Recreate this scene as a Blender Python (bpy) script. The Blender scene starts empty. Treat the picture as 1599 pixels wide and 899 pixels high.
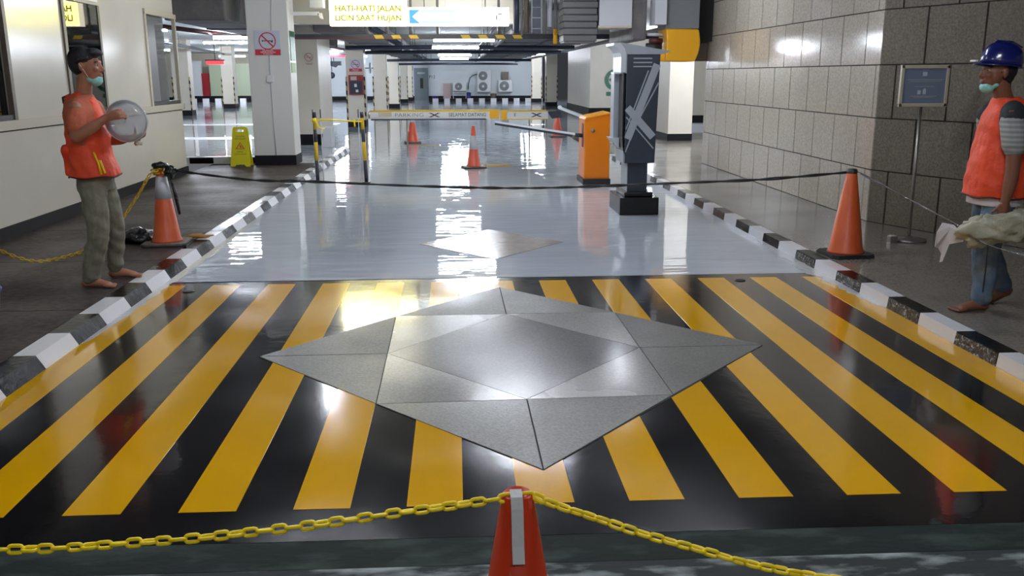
import bpy, bmesh, math, random
from mathutils import Vector, Matrix, noise
random.seed(7)
S = bpy.context.scene
COL = S.collection
PI = math.pi

# ------------------------------------------------------------------ camera
F_PX, PITCH, ROLL, YAW = 1392.95, 0.2337, -0.0032, 0.0619
cam_d = bpy.data.cameras.new('camera'); cam = bpy.data.objects.new('camera', cam_d); COL.objects.link(cam)
cam_d.sensor_width = 36.0; cam_d.lens = 36.0 * F_PX / 1599.0; cam_d.clip_start = 0.05; cam_d.clip_end = 200
fw = Vector((math.sin(YAW) * math.cos(PITCH), math.cos(YAW) * math.cos(PITCH), -math.sin(PITCH)))
rt = Vector((math.cos(YAW), -math.sin(YAW), 0)); up = rt.cross(fw)
r2 = math.cos(ROLL) * rt + math.sin(ROLL) * up; u2 = -math.sin(ROLL) * rt + math.cos(ROLL) * up
M3 = Matrix((r2, u2, -fw)).transposed()
cam.matrix_world = Matrix.Translation((0, 0, 1.6)) @ M3.to_4x4()
S.camera = cam
# ------------------------------------------------------------------ world and exposure
w = bpy.data.worlds.new('world'); S.world = w; w.use_nodes = True
w.node_tree.nodes['Background'].inputs[0].default_value = (0.55, 0.6, 0.68, 1)
w.node_tree.nodes['Background'].inputs[1].default_value = 0.05
S.view_settings.view_transform = 'Standard'; S.view_settings.look = 'None'
S.view_settings.gamma = 1.0; S.view_settings.use_curve_mapping = False
S.view_settings.exposure = 0.3
TUBE = 125.0        # emission of the fluorescent tubes
FILL_NEAR = 92.0  # emission of the unseen fill tubes added over the near floor
SIGN = 11.0
try:
    S.cycles.max_bounces = 7; S.cycles.diffuse_bounces = 4; S.cycles.glossy_bounces = 4
    S.cycles.transparent_max_bounces = 6; S.cycles.caustics_reflective = False; S.cycles.caustics_refractive = False
    S.cycles.sample_clamp_indirect = 6.0
except Exception: pass

# ------------------------------------------------------------------ helpers
def lin(c):
    return tuple((x / 12.92 if x <= 0.04045 else ((x + 0.055) / 1.055) ** 2.4) for x in (v / 255 for v in c))
MATS = {}
def mat(name, rgb, rough=0.5, metal=0.0, var=0.0, vscale=6.0, rgb2=None, bump=0.0, bscale=30.0, bdist=0.01,
        stretch=(1, 1, 1), rvar=0.0, spec=0.5, emit=None, estr=0.0, thr=None, coat=0.0, detail=4.0):
    """principled material; rgb in sRGB 0-255; optional second colour mixed by noise, bump and roughness noise"""
    m = bpy.data.materials.new(name); m.use_nodes = True; nt = m.node_tree; N = nt.nodes; L = nt.links
    b = N['Principled BSDF']
    b.inputs['Base Color'].default_value = (*lin(rgb), 1); b.inputs['Roughness'].default_value = rough
    b.inputs['Metallic'].default_value = metal; b.inputs['Specular IOR Level'].default_value = spec
    b.inputs['Coat Weight'].default_value = coat; b.inputs['Coat Roughness'].default_value = 0.14
    tc = N.new('ShaderNodeTexCoord'); mp = N.new('ShaderNodeMapping'); mp.inputs['Scale'].default_value = stretch
    geo = N.new('ShaderNodeNewGeometry'); L.new(geo.outputs['Position'], mp.inputs['Vector'])
    def noi(sc, det=detail):
        n = N.new('ShaderNodeTexNoise'); n.inputs['Scale'].default_value = sc; n.inputs['Detail'].default_value = det
        L.new(mp.outputs[0], n.inputs['Vector']); return n
    if rgb2 is not None:
        n = noi(vscale); r = N.new('ShaderNodeValToRGB')
        lo, hi = thr if thr else (0.5 - 0.25, 0.5 + 0.25)
        r.color_ramp.elements[0].position = lo; r.color_ramp.elements[1].position = hi
        r.color_ramp.elements[0].color = (*lin(rgb), 1); r.color_ramp.elements[1].color = (*lin(rgb2), 1)
        L.new(n.outputs['Fac'], r.inputs[0]); L.new(r.outputs[0], b.inputs['Base Color'])
    if rvar:
        n = noi(1.3, 3); mr = N.new('ShaderNodeMapRange'); mr.inputs[1].default_value = 0.35; mr.inputs[2].default_value = 0.65
        mr.inputs[3].default_value = max(0.0, rough - rvar); mr.inputs[4].default_value = rough + rvar
        L.new(n.outputs['Fac'], mr.inputs[0]); L.new(mr.outputs[0], b.inputs['Roughness'])
    if bump:
        n = noi(bscale); bp = N.new('ShaderNodeBump'); bp.inputs['Strength'].default_value = bump
        bp.inputs['Distance'].default_value = bdist; L.new(n.outputs['Fac'], bp.inputs['Height']); L.new(bp.outputs[0], b.inputs['Normal'])
    if emit is not None:
        b.inputs['Emission Color'].default_value = (*lin(emit), 1); b.inputs['Emission Strength'].default_value = estr
    MATS[name] = m; return m

class MB:
    """collects geometry with several materials into one mesh"""
    def __init__(s): s.v = []; s.f = []; s.mi = []; s.ms = []; s.sm = []
    def _m(s, m):
        if m not in s.ms: s.ms.append(m)
        return s.ms.index(m)
    def add(s, vs, fs, m, smooth=False):
        o = len(s.v); k = s._m(m); s.v += [tuple(v) for v in vs]
        for f in fs: s.f.append([i + o for i in f]); s.mi.append(k); s.sm.append(smooth)
        return s
    def box(s, x0, x1, y0, y1, z0, z1, m, rot=0.0, c=None):
        vs = [(x, y, z) for z in (z0, z1) for y in (y0, y1) for x in (x0, x1)]
        if rot:
            cx, cy = c if c else ((x0 + x1) / 2, (y0 + y1) / 2)
            ca, sa = math.cos(rot), math.sin(rot)
            vs = [(cx + (x - cx) * ca - (y - cy) * sa, cy + (x - cx) * sa + (y - cy) * ca, z) for x, y, z in vs]
        return s.add(vs, [(0, 2, 3, 1), (4, 5, 7, 6), (0, 1, 5, 4), (2, 6, 7, 3), (0, 4, 6, 2), (1, 3, 7, 5)], m)
    def prism(s, pts, axis, a, b, m, smooth=False):
        """extrude 2D polygon along axis ('x': pts are (y,z); 'y': (x,z); 'z': (x,y))"""
        def P(p, t): return {'x': (t, p[0], p[1]), 'y': (p[0], t, p[1]), 'z': (p[0], p[1], t)}[axis]
        n = len(pts); vs = [P(p, a) for p in pts] + [P(p, b) for p in pts]
        fs = [tuple(range(n))[::-1], tuple(range(n, 2 * n))] + [(i, (i + 1) % n, n + (i + 1) % n, n + i) for i in range(n)]
        return s.add(vs, fs, m, smooth)
    def tube(s, pts, r, m, n=10, caps=True, smooth=True):
        pts = [Vector(p) for p in pts]; R = r if isinstance(r, (list, tuple)) else [r] * len(pts)
        vs = []; prev = None
        for i, p in enumerate(pts):
            t = (pts[min(i + 1, len(pts) - 1)] - pts[max(i - 1, 0)]).normalized()
            if prev is None:
                a = Vector((0, 0, 1)) if abs(t.z) < 0.9 else Vector((1, 0, 0)); u = t.cross(a).normalized()
            else: u = (prev - t * prev.dot(t)).normalized()
            prev = u; v = t.cross(u)
            q = R[i]; qa, qb = q if isinstance(q, (list, tuple)) else (q, q)
            vs += [p + u * math.cos(2 * PI * k / n) * qa + v * math.sin(2 * PI * k / n) * qb for k in range(n)]
        fs = []
        for i in range(len(pts) - 1):
            for k in range(n):
                a, b = i * n + k, i * n + (k + 1) % n; fs.append((a, b, b + n, a + n))
        if caps: fs.append(tuple(range(n))[::-1]); fs.append(tuple(range(len(vs) - n, len(vs))))
        return s.add(vs, fs, m, smooth)
    def lathe(s, prof, c, m, n=32, axis='z', smooth=True):
        """prof = list of (radius, height)"""
        vs = []
        for r, h in prof:
            for k in range(n):
                a = 2 * PI * k / n; x, y = r * math.cos(a), r * math.sin(a)
                vs.append({'z': (c[0] + x, c[1] + y, c[2] + h), 'y': (c[0] + x, c[1] + h, c[2] + y), 'x': (c[0] + h, c[1] + x, c[2] + y)}[axis])
        fs = [(i * n + k, i * n + (k + 1) % n, (i + 1) * n + (k + 1) % n, (i + 1) * n + k) for i in range(len(prof) - 1) for k in range(n)]
        fs.append(tuple(range(n))[::-1]); fs.append(tuple((len(prof) - 1) * n + k for k in range(n)))
        return s.add(vs, fs, m, smooth)
    def ell(s, c, r, m, n=20, k=12, rot=None, half=None):
        vs = []; R = rot or Matrix.Identity(3)
        for i in range(k + 1):
            t = PI * i / k
            for j in range(n):
                a = 2 * PI * j / n
                p = Vector((r[0] * math.sin(t) * math.cos(a), r[1] * math.sin(t) * math.sin(a), r[2] * math.cos(t)))
                vs.append(Vector(c) + R @ p)
        fs = [(i * n + j, i * n + (j + 1) % n, (i + 1) * n + (j + 1) % n, (i + 1) * n + j) for i in range(k) for j in range(n)]
        return s.add(vs, fs, m, True)
    def mesh(s, name):
        me = bpy.data.meshes.new(name); me.from_pydata(s.v, [], s.f)
        for m in s.ms: me.materials.append(m)
        me.polygons.foreach_set('material_index', s.mi); me.polygons.foreach_set('use_smooth', s.sm)
        me.validate(); me.update(); return me
    def obj(s, name, parent=None, bevel=0.0, fix=True, origin=None):
        me = s.mesh(name)
        if fix or bevel:
            bm = bmesh.new(); bm.from_mesh(me)
            if fix:
                bmesh.ops.remove_doubles(bm, verts=bm.verts, dist=1e-6); bmesh.ops.recalc_face_normals(bm, faces=bm.faces)
            bm.to_mesh(me); bm.free()
        o = bpy.data.objects.new(name, me); COL.objects.link(o)
        if bevel:
            md = o.modifiers.new('bevel', 'BEVEL'); md.width = bevel; md.segments = 2; md.limit_method = 'ANGLE'; md.angle_limit = 0.6
        if origin is not None:
            me.transform(Matrix.Translation(-Vector(origin))); o.location = origin
        if parent is not None: attach(o, parent)
        return o
def attach(o, parent):
    o.parent = parent; o.matrix_parent_inverse = Matrix.Translation(-Vector(parent.location)) if parent.rotation_euler.z == 0 else (Matrix.Translation(parent.location) @ parent.rotation_euler.to_matrix().to_4x4()).inverted()
def tag(o, label=None, cat=None, group=None, kind=None):
    if label: o['label'] = label
    if cat: o['category'] = cat
    if group: o['group'] = group
    if kind: o['kind'] = kind
    return o
def thing(name, label, cat, loc, group=None, rotz=0.0):
    o = bpy.data.objects.new(name, None); COL.objects.link(o); o.location = loc; o.rotation_euler = (0, 0, rotz); o.empty_display_size = 0.1
    return tag(o, label, cat, group)
def kids(o): return [c for c in bpy.data.objects if c.parent == o]
def dup(root, loc, label=None, group=None, rotz=None):
    r = root.copy(); COL.objects.link(r); r.location = loc
    if rotz is not None: r.rotation_euler = (0, 0, rotz)
    if label: r['label'] = label
    if group: r['group'] = group
    def rec(src, dst):
        for c in kids(src):
            d = c.copy(); COL.objects.link(d); d.parent = dst; rec(c, d)
    rec(root, r); return r
def text(body, size, loc, m, parent, name='lettering', rot=(PI / 2, 0, 0), align='CENTER', ext=0.0006, sx=1.0, bold=0.0):
    cu = bpy.data.curves.new(name, 'FONT'); cu.body = body; cu.size = size; cu.align_x = align; cu.align_y = 'CENTER'
    cu.extrude = ext; cu.offset = bold; cu.resolution_u = 3
    t = bpy.data.objects.new(name, cu); me = bpy.data.meshes.new_from_object(t)
    bpy.data.objects.remove(t); me.materials.clear(); me.materials.append(m)
    me.transform(Matrix.Translation(loc) @ (Matrix.Rotation(rot[2], 4, 'Z') @ Matrix.Rotation(rot[0], 4, 'X')) @ Matrix.Diagonal((sx, 1, 1, 1)))
    o = bpy.data.objects.new(name, me); COL.objects.link(o); attach(o, parent); return o

# ------------------------------------------------------------------ materials
m_epoxy = mat('grey_blue_epoxy', (184, 191, 201), 0.02, rgb2=(191, 198, 207), vscale=1.2, bump=0.15, bscale=3.0, bdist=0.02, stretch=(0.8, 2.4, 1), detail=1.0)
m_black = mat('glossy_black_floor_paint', (15, 15, 17), 0.11, rgb2=(26, 26, 28), vscale=3.0, bump=0.10, bscale=7.0, bdist=0.01, rvar=0.06, spec=0.6, coat=0.5)
m_yellow = mat('yellow_floor_paint', (232, 174, 6), 0.12, rgb2=(224, 166, 4), vscale=2.0, bump=0.06, bscale=7.0, bdist=0.01, rvar=0.07, coat=0.35)
m_raw = mat('raw_concrete', (50, 55, 56), 0.8, spec=0.25, rgb2=(160, 168, 166), vscale=5.5, thr=(0.49, 0.64), bump=0.3, bscale=25, stretch=(0.55, 1.5, 1), detail=6)
m_raw2 = mat('dark_green_concrete', (24, 33, 30), 0.8, spec=0.25, rgb2=(66, 80, 74), vscale=6, thr=(0.5, 0.8), bump=0.2, bscale=30, stretch=(0.6, 1.3, 1))
m_pave = mat('dark_flamed_granite', (40, 35, 34), 0.55, spec=0.3, rgb2=(88, 78, 73), vscale=22, bump=0.5, bscale=90, bdist=0.004, rvar=0.1)
m_paver = mat('polished_tan_granite', (104, 99, 92), 0.16, rgb2=(138, 132, 122), vscale=48, bump=0.05, bscale=9, rvar=0.05)
m_kblack = mat('black_kerb_paint', (15, 13, 14), 0.22, spec=0.15, bump=0.35, bscale=22, rvar=0.1)
m_kchip = mat('wet_black_kerb_paint', (34, 30, 28), 0.12, rgb2=(150, 146, 138), vscale=45, thr=(0.56, 0.66), bump=1.0, bscale=40, bdist=0.02)
m_kwhite = mat('white_kerb_paint', (222, 222, 226), 0.25, bump=0.25, bscale=14)
m_edge_white = mat('white_paint_and_glare', (205, 206, 208), 0.15, bump=0.6, bscale=30)
m_gran_l = mat('granite_wall_polished_lit', (168, 160, 147), 0.12, rgb2=(204, 196, 182), vscale=42, bump=0.03, bscale=6)  # far half of the wall, lighter colour holds the light from the hall
m_gran_d = mat('granite_wall_flamed_shaded', (80, 73, 64), 0.5, rgb2=(122, 113, 98), vscale=48, bump=0.4, bscale=70, bdist=0.004)  # near half of the same granite, its shade put into a darker colour
m_joint = mat('dark_joint', (38, 36, 34), 0.8)
m_st_d = mat('dark_granite_tile', (84, 82, 80), 0.38, rgb2=(120, 118, 114), vscale=70, bump=0.35, bscale=90, bdist=0.003, rvar=0.08)
m_st_l = mat('light_granite_tile', (138, 136, 134), 0.22, rgb2=(164, 162, 158), vscale=80, bump=0.10, bscale=60, bdist=0.003, rvar=0.06)
m_st_m = mat('polished_centre_tile', (104, 102, 103), 0.2, rgb2=(122, 120, 120), vscale=60, bump=0.04, bscale=40, rvar=0.05)
m_st_b = mat('brown_granite_tile', (140, 130, 122), 0.2, rgb2=(166, 156, 146), vscale=14, bump=0.05, bscale=30)
m_wall = mat('cream_gloss_wall_paint', (222, 216, 202), 0.2, rgb2=(214, 208, 194), vscale=1.5, bump=0.10, bscale=5, bdist=0.01)
m_pill = mat('cream_pillar_paint', (230, 222, 206), 0.4, rgb2=(222, 214, 198), vscale=2)
m_pillw = mat('white_pillar_paint', (232, 232, 228), 0.35)
m_bwall = mat('pale_blue_white_wall', (230, 236, 240), 0.5)
m_greenw = mat('pale_green_wall', (186, 196, 168), 0.5)
m_base = mat('black_base_paint', (20, 19, 24), 0.6, spec=0.25)
m_slab = mat('ceiling_concrete_paint', (224, 225, 220), 0.8, rgb2=(206, 209, 205), vscale=0.8)
m_slabd = mat('darkened_near_ceiling', (66, 66, 70), 0.8, rgb2=(48, 48, 52), vscale=0.9)  # unseen near ceiling, darkened to weaken its reflection in the floor
m_duct = mat('dark_duct_lagging', (84, 82, 86), 0.6, rgb2=(118, 114, 112), vscale=2.5, bump=0.5, bscale=6, bdist=0.05)
m_ductg = mat('grey_duct', (120, 124, 128), 0.4, bump=0.2, bscale=5)
m_ductp = mat('pleated_duct', (92, 92, 94), 0.5)
m_case = mat('acrylic_case_fill_glow', (240, 240, 232), 0.4, emit=(255, 244, 214), estr=3.0)  # case glow added to brighten the beam behind the lightboxes
m_white = mat('white_enamel', (228, 230, 232), 0.3)
m_panelw = mat('white_duct_panel', (204, 207, 214), 0.4)
m_orange = mat('orange_powder_coat', (232, 128, 14), 0.3, bump=0.05, bscale=80)
m_orange_l = mat('light_orange_edge', (250, 172, 50), 0.3)
m_cone = mat('orange_cone_plastic', (210, 96, 48), 0.4, rgb2=(196, 82, 38), vscale=9, bump=0.1, bscale=20)
m_cone_d = mat('dirty_orange_cone', (196, 54, 20), 0.32, rgb2=(200, 132, 112), vscale=14, thr=(0.6, 0.74), stretch=(1.6, 1.6, 0.7))
m_coner = mat('red_orange_cone', (222, 98, 72), 0.35)
m_band = mat('reflective_white_band', (198, 200, 208), 0.3, rgb2=(190, 194, 202), vscale=60, bump=0.1, bscale=80)
m_rub = mat('black_rubber', (36, 36, 38), 0.5)
m_coneb = mat('dusty_cone_base', (130, 118, 108), 0.55, rgb2=(90, 84, 80), vscale=14)
m_chain = mat('yellow_plastic_chain', (255, 224, 20), 0.32)
m_chain2 = mat('worn_yellow_chain', (206, 168, 40), 0.4)
m_rope = mat('black_rope', (30, 30, 32), 0.5)
m_tape = mat('white_cloth_tape', (204, 204, 200), 0.6, bump=0.2, bscale=60)
m_navy = mat('dark_slate_panel', (50, 58, 70), 0.3)
m_silver = mat('silver_panel', (160, 167, 175), 0.4)
m_silverl = mat('light_silver_panel', (200, 206, 212), 0.35)
m_glossb = mat('black_gloss_base', (16, 16, 18), 0.22)
m_steel = mat('steel', (150, 146, 140), 0.3, metal=0.8)
m_frame = mat('aged_cream_frame', (196, 188, 168), 0.4)
m_slate = mat('blue_grey_notice', (122, 134, 156), 0.35)
m_ltext = mat('pale_print', (196, 206, 216), 0.4)
m_ysign = mat('yellow_floor_sign_plastic', (226, 216, 20), 0.35)
m_signtxt = mat('dark_olive_print', (96, 88, 20), 0.5)
m_red = mat('red_print', (208, 48, 66), 0.4)
m_rede = mat('red_enamel', (156, 36, 44), 0.4)
m_wplate = mat('pale_sign_plate', (206, 212, 226), 0.35)
m_wtxt = mat('white_print', (240, 236, 236), 0.5)
m_faint = mat('faded_pink_print', (176, 134, 136), 0.5)
m_dark = mat('dark_print', (44, 42, 44), 0.5)
m_green = mat('green_print', (30, 110, 80), 0.4)
m_greenp = mat('pale_green_print', (150, 180, 130), 0.5)
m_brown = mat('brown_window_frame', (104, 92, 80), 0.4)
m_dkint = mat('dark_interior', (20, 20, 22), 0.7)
m_greeni = mat('pale_green_interior', (158, 178, 160), 0.5)
m_ypost = mat('yellow_post_paint', (216, 178, 20), 0.35)
m_bpost = mat('black_post_paint', (44, 48, 58), 0.35)
m_ydrum = mat('yellow_wrap', (236, 172, 14), 0.45, bump=0.2, bscale=8)
m_pipeb = mat('blue_black_pipe', (44, 50, 66), 0.45)
m_pipeg = mat('grey_pipe', (120, 118, 118), 0.45)
m_piper = mat('dark_red_pipe', (84, 40, 44), 0.45)
m_blue = mat('blue_plastic', (40, 56, 130), 0.3)
m_pink = mat('pink_board', (206, 180, 176), 0.6)
m_door = mat('grey_door', (138, 148, 156), 0.45)
m_ltube = mat('fluorescent_tube', (255, 255, 255), 0.5, emit=(236, 244, 255), estr=TUBE)
m_ltuben = mat('near_fill_tube', (255, 255, 255), 0.5, emit=(240, 245, 255), estr=FILL_NEAR)
m_ltubef = mat('grey_floor_fill_tube', (255, 255, 255), 0.5, emit=(240, 245, 255), estr=85.0)
m_ltubem = mat('entrance_tube', (255, 255, 255), 0.5, emit=(240, 245, 255), estr=120.0)
m_ltubes = mat('bay_fill_tube', (255, 255, 255), 0.5, emit=(238, 244, 255), estr=330.0)
m_redl = mat('red_lit_panel', (220, 40, 50), 0.5, emit=(255, 60, 70), estr=1.6)
m_sy = mat('yellow_lightbox_face', (255, 240, 80), 0.4, emit=(255, 246, 130), estr=SIGN)
m_swh = mat('white_lightbox_header', (255, 255, 255), 0.4, emit=(250, 250, 255), estr=22.0)
m_syt = mat('yellow_lightbox_print', (120, 110, 20), 0.4, emit=(200, 190, 40), estr=0.55)
m_sw = mat('white_lightbox_face', (255, 255, 255), 0.4, emit=(246, 250, 255), estr=2.6)
m_sb = mat('blue_lightbox_print', (60, 140, 210), 0.4, emit=(90, 160, 220), estr=0.95)
m_st = mat('mint_lightbox_print', (150, 230, 210), 0.4, emit=(190, 245, 232), estr=1.0)
m_sk = mat('dark_lightbox_print', (40, 40, 40), 0.4, emit=(60, 60, 60), estr=0.5)
m_skin = mat('brown_skin', (168, 114, 88), 0.55, rgb2=(152, 100, 76), vscale=18, bump=0.1, bscale=60)
m_skind = mat('dark_brown_skin', (128, 80, 58), 0.5, rgb2=(114, 70, 50), vscale=18)
m_foot = mat('dusty_skin', (132, 88, 72), 0.6, rgb2=(150, 122, 106), vscale=30)
m_hair = mat('black_hair', (20, 20, 26), 0.5, bump=0.6, bscale=120)
m_shirt = mat('salmon_orange_tshirt', (192, 104, 76), 0.85, rgb2=(176, 90, 64), vscale=14, bump=0.5, bscale=16, bdist=0.02)
m_vest = mat('hi_vis_orange_vest', (234, 78, 34), 0.6, rgb2=(218, 66, 30), vscale=12, bump=0.5, bscale=14, bdist=0.02)
m_trim = mat('dark_vest_binding', (70, 26, 24), 0.7)
m_jeans = mat('faded_grey_trousers', (134, 134, 118), 0.85, rgb2=(104, 104, 92), vscale=11, bump=0.6, bscale=14, bdist=0.02)
m_jeansb = mat('worn_blue_jeans', (86, 108, 132), 0.85, rgb2=(122, 130, 132), vscale=9, thr=(0.4, 0.7), bump=0.6, bscale=14, bdist=0.02)
m_tee = mat('dark_tshirt', (38, 42, 46), 0.85)
m_sleeve = mat('grey_striped_sleeve', (150, 152, 150), 0.85, bump=0.3, bscale=30)
m_mask = mat('green_face_mask', (150, 206, 196), 0.7, bump=0.4, bscale=60)
m_eye = mat('eye_white', (168, 156, 148), 0.3)
m_helm = mat('blue_hard_hat', (22, 30, 96), 0.2, coat=0.4)
m_lip = mat('lips', (120, 66, 58), 0.5)
m_bag = mat('crumpled_sack', (150, 148, 122), 0.55, rgb2=(196, 192, 172), vscale=9, bump=0.8, bscale=12, bdist=0.03)
m_cloth = mat('white_rag', (216, 210, 210), 0.8, bump=0.3, bscale=12)
m_tarp = mat('black_plastic_bag', (26, 30, 30), 0.25, bump=1.0, bscale=18, bdist=0.03)
m_twig = mat('straw_debris', (176, 130, 70), 0.8)

def glassy(name, tint, mixf, rough=0.02, ior=1.6):
    m = bpy.data.materials.new(name); m.use_nodes = True; nt = m.node_tree; N = nt.nodes; L = nt.links
    for n in list(N):
        if n.type == 'BSDF_PRINCIPLED': N.remove(n)
    out = [n for n in N if n.type == 'OUTPUT_MATERIAL'][0]
    tr = N.new('ShaderNodeBsdfTransparent'); tr.inputs[0].default_value = (*tint, 1)
    gl = N.new('ShaderNodeBsdfGlossy'); gl.inputs['Roughness'].default_value = rough
    df = N.new('ShaderNodeBsdfDiffuse'); df.inputs[0].default_value = (0.88, 0.90, 0.94, 1)
    m1 = N.new('ShaderNodeMixShader'); m1.inputs[0].default_value = mixf; L.new(tr.outputs[0], m1.inputs[1]); L.new(df.outputs[0], m1.inputs[2])
    fr = N.new('ShaderNodeFresnel'); fr.inputs[0].default_value = ior
    m2 = N.new('ShaderNodeMixShader'); L.new(fr.outputs[0], m2.inputs[0]); L.new(m1.outputs[0], m2.inputs[1]); L.new(gl.outputs[0], m2.inputs[2])
    L.new(m2.outputs[0], out.inputs[0]); MATS[name] = m; return m
m_glass = glassy('window_glass', (0.5, 0.52, 0.5), 0.0, ior=1.9)
m_glassg = glassy('green_window_glass', (0.62, 0.72, 0.64), 0.25, ior=1.6)
m_tub = glassy('milky_clear_plastic', (0.86, 0.88, 0.94), 0.30, rough=0.06, ior=1.5)
m_clear = glassy('clear_plastic_tape', (0.85, 0.9, 0.9), 0.18, rough=0.1)
def striped(name, a, b, period, axis_vec, rough=0.4):
    """two paint colours in hard bands along a direction of the object"""
    m = bpy.data.materials.new(name); m.use_nodes = True; nt = m.node_tree; N = nt.nodes; L = nt.links
    bs = N['Principled BSDF']; bs.inputs['Roughness'].default_value = rough
    g = N.new('ShaderNodeNewGeometry'); d = N.new('ShaderNodeVectorMath'); d.operation = 'DOT_PRODUCT'; d.inputs[1].default_value = axis_vec
    L.new(g.outputs['Position'], d.inputs[0])
    q = N.new('ShaderNodeMath'); q.operation = 'MULTIPLY'; q.inputs[1].default_value = 1 / period; L.new(d.outputs['Value'], q.inputs[0])
    fr = N.new('ShaderNodeMath'); fr.operation = 'FRACT'; L.new(q.outputs[0], fr.inputs[0])
    gt = N.new('ShaderNodeMath'); gt.operation = 'GREATER_THAN'; gt.inputs[1].default_value = 0.5; L.new(fr.outputs[0], gt.inputs[0])
    mx = N.new('ShaderNodeMix'); mx.data_type = 'RGBA'; mx.inputs[6].default_value = (*lin(a), 1); mx.inputs[7].default_value = (*lin(b), 1)
    L.new(gt.outputs[0], mx.inputs[0]); L.new(mx.outputs[2], bs.inputs['Base Color']); return m
m_guard = striped('black_yellow_corner_guard', (30, 30, 34), (190, 170, 120), 0.28, (0.7, 0, 1.0))
m_plaid = striped('grey_sleeve_stripes', (156, 158, 156), (128, 132, 132), 0.03, (0, 0, 1), 0.9)

# ================================================================== SETTING
PZ = 0.08                     # pavement level above the road
def setting(mb, name, **k): return tag(mb.obj(name, **k), kind='structure')
floor = setting(MB().box(-2.33, 3.03, 7.07, 62.5, -0.2, 0, m_epoxy).box(-24, -2.33, 16.5, 62.5, -0.2, 0, m_epoxy).box(3.03, 14, 24.0, 62.5, -0.2, 0, m_epoxy), 'floor')
floor_black = setting(MB().prism([(-2.33, 2.93), (3.03, 2.85), (3.03, 7.07), (-2.33, 7.10)], 'z', -0.2, 0, m_black), 'floor')
floor_raw = setting(MB().prism([(-3.6, 2.76), (3.6, 2.66), (3.6, 2.85), (-3.6, 2.95)], 'z', -0.2, -0.001, m_raw2)
                    .prism([(-5, -4), (6, -4), (3.6, 2.66), (-3.6, 2.76)], 'z', -0.2, -0.002, m_raw), 'floor')
# yellow stripes, each 1 mm of paint on the black floor
SP, SW, X0, YF, YB, SK = 0.429, 0.2153, -2.3564, 3.137, 6.96, -0.0116
for k in range(13):
    xa = max(X0 + k * SP, -2.33); xb = min(X0 + k * SP + SW, 3.02)
    pts = [(xa, YF + SK * xa), (xb, YF + SK * xb), (xb, YB + SK * xb), (xa, YB + SK * xa)]
    MB().prism(pts, 'z', -0.001, 0.0012, m_yellow).obj('yellow_stripe', floor_black)
# granite diamond set into the black floor
CX, CY, HX, HY = 0.333, 5.078, 1.508, 1.658
V = dict(L=(CX - HX, CY), R=(CX + HX, CY + 0.01), T=(CX - 0.012, CY + HY), B=(CX + 0.008, CY - HY))
rTL, rTR, rBR, rBL = (-0.426, 5.925), (1.078, 5.92), (1.092, 4.27), (-0.42, 4.245)
mL, mR, mT, mB_ = (-0.423, 5.08), (1.084, 5.09), (0.327, 5.924), (0.338, 4.258)
def inset(poly, d):
    cx = sum(p[0] for p in poly) / len(poly); cy = sum(p[1] for p in poly) / len(poly); out = []
    n = len(poly); area = sum(poly[i][0] * poly[(i + 1) % n][1] - poly[(i + 1) % n][0] * poly[i][1] for i in range(n))
    P = poly if area > 0 else poly[::-1]
    for i in range(n):
        a, b, c = Vector(P[i - 1]), Vector(P[i]), Vector(P[(i + 1) % n])
        e1 = (b - a).normalized(); e2 = (c - b).normalized(); n1 = Vector((-e1.y, e1.x)); n2 = Vector((-e2.y, e2.x))
        h = (n1 + n2).normalized(); out.append(tuple(b + h * min(d / max(h.dot(n1), 0.3), d * 3)))
    return out
def tile(poly, m, z=0.004, d=0.004): return MB().prism(inset(poly, d), 'z', -0.002, z, m).obj('paving_stone', floor_black)
MB().prism([V['L'], V['B'], V['R'], V['T']], 'z', -0.002, 0.0018, m_joint).obj('mortar_bed', floor_black)
for a, b, c in (('L', rTL, mL), ('L', mL, rBL), ('R', rTR, mR), ('R', mR, rBR), ('T', rTL, mT), ('T', mT, rTR), ('B', rBL, mB_), ('B', mB_, rBR)):
    tile([V[a], b, c], m_st_d)
for p in ([rTL, mT, mL], [rTR, mR, mT], [rBR, mB_, mR], [rBL, mL, mB_]): tile(p, m_st_l, 0.0042, 0.0015)
tile([mL, mB_, mR, mT], m_st_m, 0.0042, 0.0015)
# smaller diamond on the grey floor
c2, h2x, h2y = (0.335, 8.62), 0.71, 0.80
P2 = dict(L=(c2[0] - h2x, c2[1]), R=(c2[0] + h2x, c2[1]), T=(c2[0], c2[1] + h2y), B=(c2[0], c2[1] - h2y))
for a, b in (('L', 'T'), ('T', 'R'), ('R', 'B'), ('B', 'L')):
    MB().prism(inset([P2[a], P2[b], c2], 0.002), 'z', -0.002, 0.003, m_st_b).obj('paving_stone', floor)
# small floor drain covers on the black band
for x, y in ((-2.06, 6.78), (2.25, 6.83)):
    MB().lathe([(0.045, 0), (0.045, 0.004), (0.03, 0.005)], (x, y, 0), m_dark, 16).obj('drain_cover', floor_black)
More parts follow.
